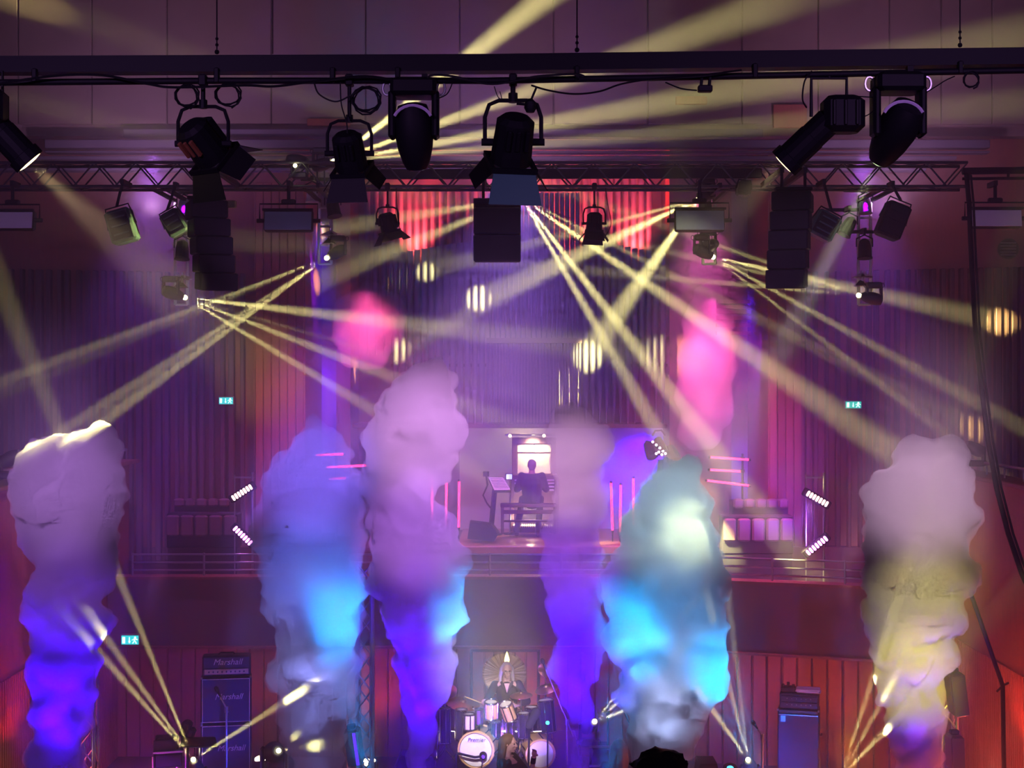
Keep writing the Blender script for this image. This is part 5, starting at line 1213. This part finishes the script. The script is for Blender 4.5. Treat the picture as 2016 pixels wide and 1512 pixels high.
MB().lathe([(.08, -.12), (.11, 0), (.11, .08)], P(1437, 1520, 21.6), (0, -.5, .8), 14).build('can', RIG, t); MB().lathe([(.1, .07), (.0001, .09)], P(1437, 1520, 21.6), (0, -.5, .8), 14).build('lens', glow('lens_cyan', (.05, .5, 1), 4), t)
t = thing('stage_wedge', 'flat dark floor monitor right of the cyan smoke foot', 'loudspeaker', P(1395, 1516, 21))
q = MB(); d = 21; q.plate([P(1374, 1530, d), P(1417, 1530, d), P(1412, 1504, d), P(1378, 1504, d)], (0, .45, 0)); q.build('cabinet', RIG, t)
MB().plate([P(1379, 1526, d - .015), P(1412, 1526, d - .015), P(1409, 1508, d - .015), P(1381, 1508, d - .015)], (0, .012, 0)).build('grille', GRILL, t)
# ------------------------------------------------------------------ smoke columns
def cloud_tex(name, sc):
    t = bpy.data.textures.new(name, 'CLOUDS'); t.noise_scale = sc; t.noise_depth = 3; return t
TX1 = cloud_tex('billow', .5); TX2 = cloud_tex('curl', .16)
SM_DENSE = fog('smoke_dense', 7.5, (.98, .98, 1)); SM_SOFT = fog('smoke_soft', 3.4, (.98, .98, 1)); SM_THIN = fog('smoke_thin', 1.1, (.98, .98, 1))
def smoke(label, outline, d, seed, m=SM_DENSE, vox=.04, puff=(.34, .66), depth=.8, name='smoke_column', amp=1.):
    rnd = random.Random(seed)
    ys = [o[0] for o in outline]
    base = P((outline[0][1] + outline[0][2]) / 2, outline[0][0], d)
    def at(y):
        for (y0, a0, b0), (y1, a1, b1) in zip(outline, outline[1:]):
            if y1 <= y <= y0: u = (y0 - y) / max(1e-6, y0 - y1); return a0 + (a1 - a0) * u, b0 + (b1 - b0) * u
        return outline[-1][1:]
    q = MB(); y = ys[0]
    while y > ys[-1]:
        a, b = at(y); hw = M((b - a) / 2, d); wob = rnd.uniform(.86, 1.04); c = P((a + b) / 2, y, d) + V((rnd.uniform(-.1, .1) * hw, 0, 0))
        q.ball(c, hw * .80 * wob, (1, depth, 1), 10)
        for i in range(7):
            an = rnd.uniform(0, 2 * math.pi) if i > 2 else (0 if i % 2 else math.pi) + rnd.uniform(-.4, .4)
            r = hw * rnd.uniform(*puff) * (1 if i < 4 else .7); rr = hw * rnd.uniform(.88, 1.03) - r * .92
            q.ball(c + V((math.cos(an) * rr, math.sin(an) * rr * depth, rnd.uniform(-.6, .6) * hw * .5)), r, n=8)
        y -= max(7, (b - a) * .2)
    t = tag(q.build(name, m, None, at=base), label, 'smoke', 'smoke columns' if name == 'smoke_column' else None)
    r = t.modifiers.new('remesh', 'REMESH'); r.mode = 'VOXEL'; r.voxel_size = vox
    for tx, st in ((TX1, .46 * amp), (TX2, .15 * amp)):
        dm = t.modifiers.new('displace', 'DISPLACE'); dm.texture = tx; dm.strength = st; dm.mid_level = .5; dm.texture_coords = 'GLOBAL'
    r = t.modifiers.new('clean', 'REMESH'); r.mode = 'VOXEL'; r.voxel_size = vox * .9
    return t
smoke('broad violet based smoke column at the far left, yellow lit on top', [(1640, 85, 140), (1512, 58, 168), (1400, 50, 186), (1300, 60, 192), (1200, 42, 212), (1100, 62, 228), (1000, 25, 252), (950, 5, 254), (905, 30, 240), (870, 80, 190)], 19, 1)
smoke('blue smoke column left of the silver truss tower', [(1640, 600, 650), (1512, 575, 668), (1450, 562, 690), (1350, 540, 712), (1250, 520, 722), (1150, 512, 726), (1050, 500, 726), (980, 500, 732), (920, 540, 715), (880, 585, 690), (830, 608, 660)], 19.3, 2, SM_SOFT)
smoke('tall purple smoke column with a cyan right edge, left of the drums', [(1640, 812, 838), (1512, 803, 848), (1450, 800, 858), (1400, 796, 870), (1340, 790, 888), (1300, 778, 900), (1200, 752, 922), (1100, 730, 928), (1040, 722, 880), (990, 722, 866), (950, 715, 870), (900, 706, 898), (850, 722, 925), (800, 742, 912), (750, 780, 900)], 19, 3)
smoke('slim violet smoke column right of the drums', [(1640, 1122, 1148), (1512, 1112, 1158), (1450, 1108, 1166), (1350, 1098, 1172), (1250, 1088, 1186), (1150, 1066, 1194), (1050, 1070, 1190), (980, 1085, 1190), (920, 1085, 1200), (880, 1082, 1222), (825, 1090, 1150)], 19, 4, SM_SOFT)
smoke('broad cyan and pale yellow smoke column right of centre', [(1640, 1285, 1335), (1512, 1255, 1362), (1450, 1248, 1372), (1400, 1232, 1400), (1350, 1222, 1420), (1290, 1204, 1440), (1200, 1198, 1440), (1100, 1194, 1432), (1040, 1226, 1415), (980, 1258, 1400), (938, 1295, 1370)], 19, 5)
smoke('pale lilac smoke column at the far right with yellow lit middle', [(1640, 1795, 1840), (1512, 1765, 1860), (1450, 1752, 1868), (1400, 1742, 1870), (1320, 1722, 1872), (1230, 1706, 1890), (1150, 1698, 1918), (1080, 1698, 1928), (1000, 1690, 1922), (950, 1705, 1915), (900, 1790, 1905)], 19, 6)
smoke('red lit smoke cloud floating before the organ pipes on the left', [(690, 670, 790), (650, 652, 802), (610, 655, 800), (575, 690, 770)], 26.5, 7, SM_THIN, .08, name='smoke_cloud', amp=.7)
smoke('faint red and magenta smoke cloud beside the right louvres', [(860, 1330, 1430), (780, 1325, 1450), (700, 1330, 1450), (620, 1350, 1440), (560, 1370, 1420)], 26.5, 8, SM_THIN, .08, name='smoke_cloud', amp=.8)
spot(P(668, 545, 24.6), P(735, 640, 26.5), 30, 420, RED, .9, .08)
spot(P(1440, 610, 24.6), P(1405, 700, 26.5), 34, 170, (1, .10, .12), .9, .08)
# coloured lamps in and around the columns, with fill added below the frame
DV = (.065, .0, 1)
for cx, c, k in ((112, DV, .8), (622, (.25, .28, .9), .3), (826, DV, .8), (1135, DV, .9), (1310, (.4, .5, .9), .22), (1815, (.15, .01, 1), .2)):
    spot(P(cx, 1600, 18.1), P(cx, 1250, 19), 26, 1500 * k, c, .8, .08)
    spot(P(cx, 1720, 16.9), P(cx, 1300, 19), 40, 4200 * k, c, 1, .08)
spot(P(985, 1640, 20.7), P(985, 1400, 23), 66, 900, (.16, .03, 1), 1, .1)  # unseen fill added in front of the drums, no fixture
spot(P(1005, 1580, 17.2), P(895, 1190, 19), 20, 3600, CYA, .8, .08)
spot(P(752, 1660, 17.2), P(668, 1230, 19), 17, 7500, (.0, .30, 1), .8, .08)
spot(P(1180, 1600, 17.0), P(1262, 1180, 19), 26, 3600, CYA, .8, .08)
spot(P(1520, 1600, 17.0), P(1395, 1270, 19), 24, 3600, CYA, .8, .08)
# key lights on the columns, added out of view, thrown under the front bar
for tx, ty, td, ox, ang, pw, col in (
        (830, 860, 19, 3, 7, 66000, (.85, .36, 1)), (820, 1050, 19, 3.5, 6, 62000, (.55, .18, 1)), (815, 1210, 19, 5, 5, 22000, (.30, .06, 1)),
        (1320, 1030, 19, -.5, 6.8, 52000, (.50, .72, .85)), (1325, 1250, 19, -1, 6, 42000, (.10, .42, .95)),
        (1815, 980, 19, -4, 7, 42000, (.95, .55, .88)), (1810, 1210, 19, -4, 5.4, 30000, (1, .82, .36)), (1800, 1340, 19, -3.5, 4.8, 62000, (1, .84, .05)),
        (125, 960, 19, 4, 7.4, 35000, (.62, .27, .95)), (125, 1170, 19, 5, 5.4, 22000, (.40, .12, 1)), (1135, 930, 19, -2, 5.6, 52000, (.85, .42, .8)), (1130, 1120, 19, -2, 5.6, 42000, (.42, .10, 1)),
        (612, 940, 19.3, 3, 6.6, 72000, (.24, .13, 1)), (612, 1130, 19.3, 3, 6, 48000, (.10, .15, 1)), (975, 1410, 22.9, 0, 6, 50000, (.95, .78, .80))):
    b = P(tx, ty, td); spot(V((b.x + ox, 2.5, 8.8)), b, ang, pw, col, 1, .1)
# ------------------------------------------------------------------ haze
hz = MB().box((0, 24.45, 6.8), (24.4, 13.5, 15.3)).build('haze', fog('haze', .040, (1, .97, 1)), None)
tag(hz, 'thin smoky haze filling the air above and around the stage', None, None, 'stuff')
hz = MB().box((0, 15.4, 6.8), (24.4, 4.5, 15.3)).build('haze', fog('haze_thin', .016, (1, .97, 1)), None)
tag(hz, 'thinner haze between the front lighting bar and the smoke columns', None, None, 'stuff')
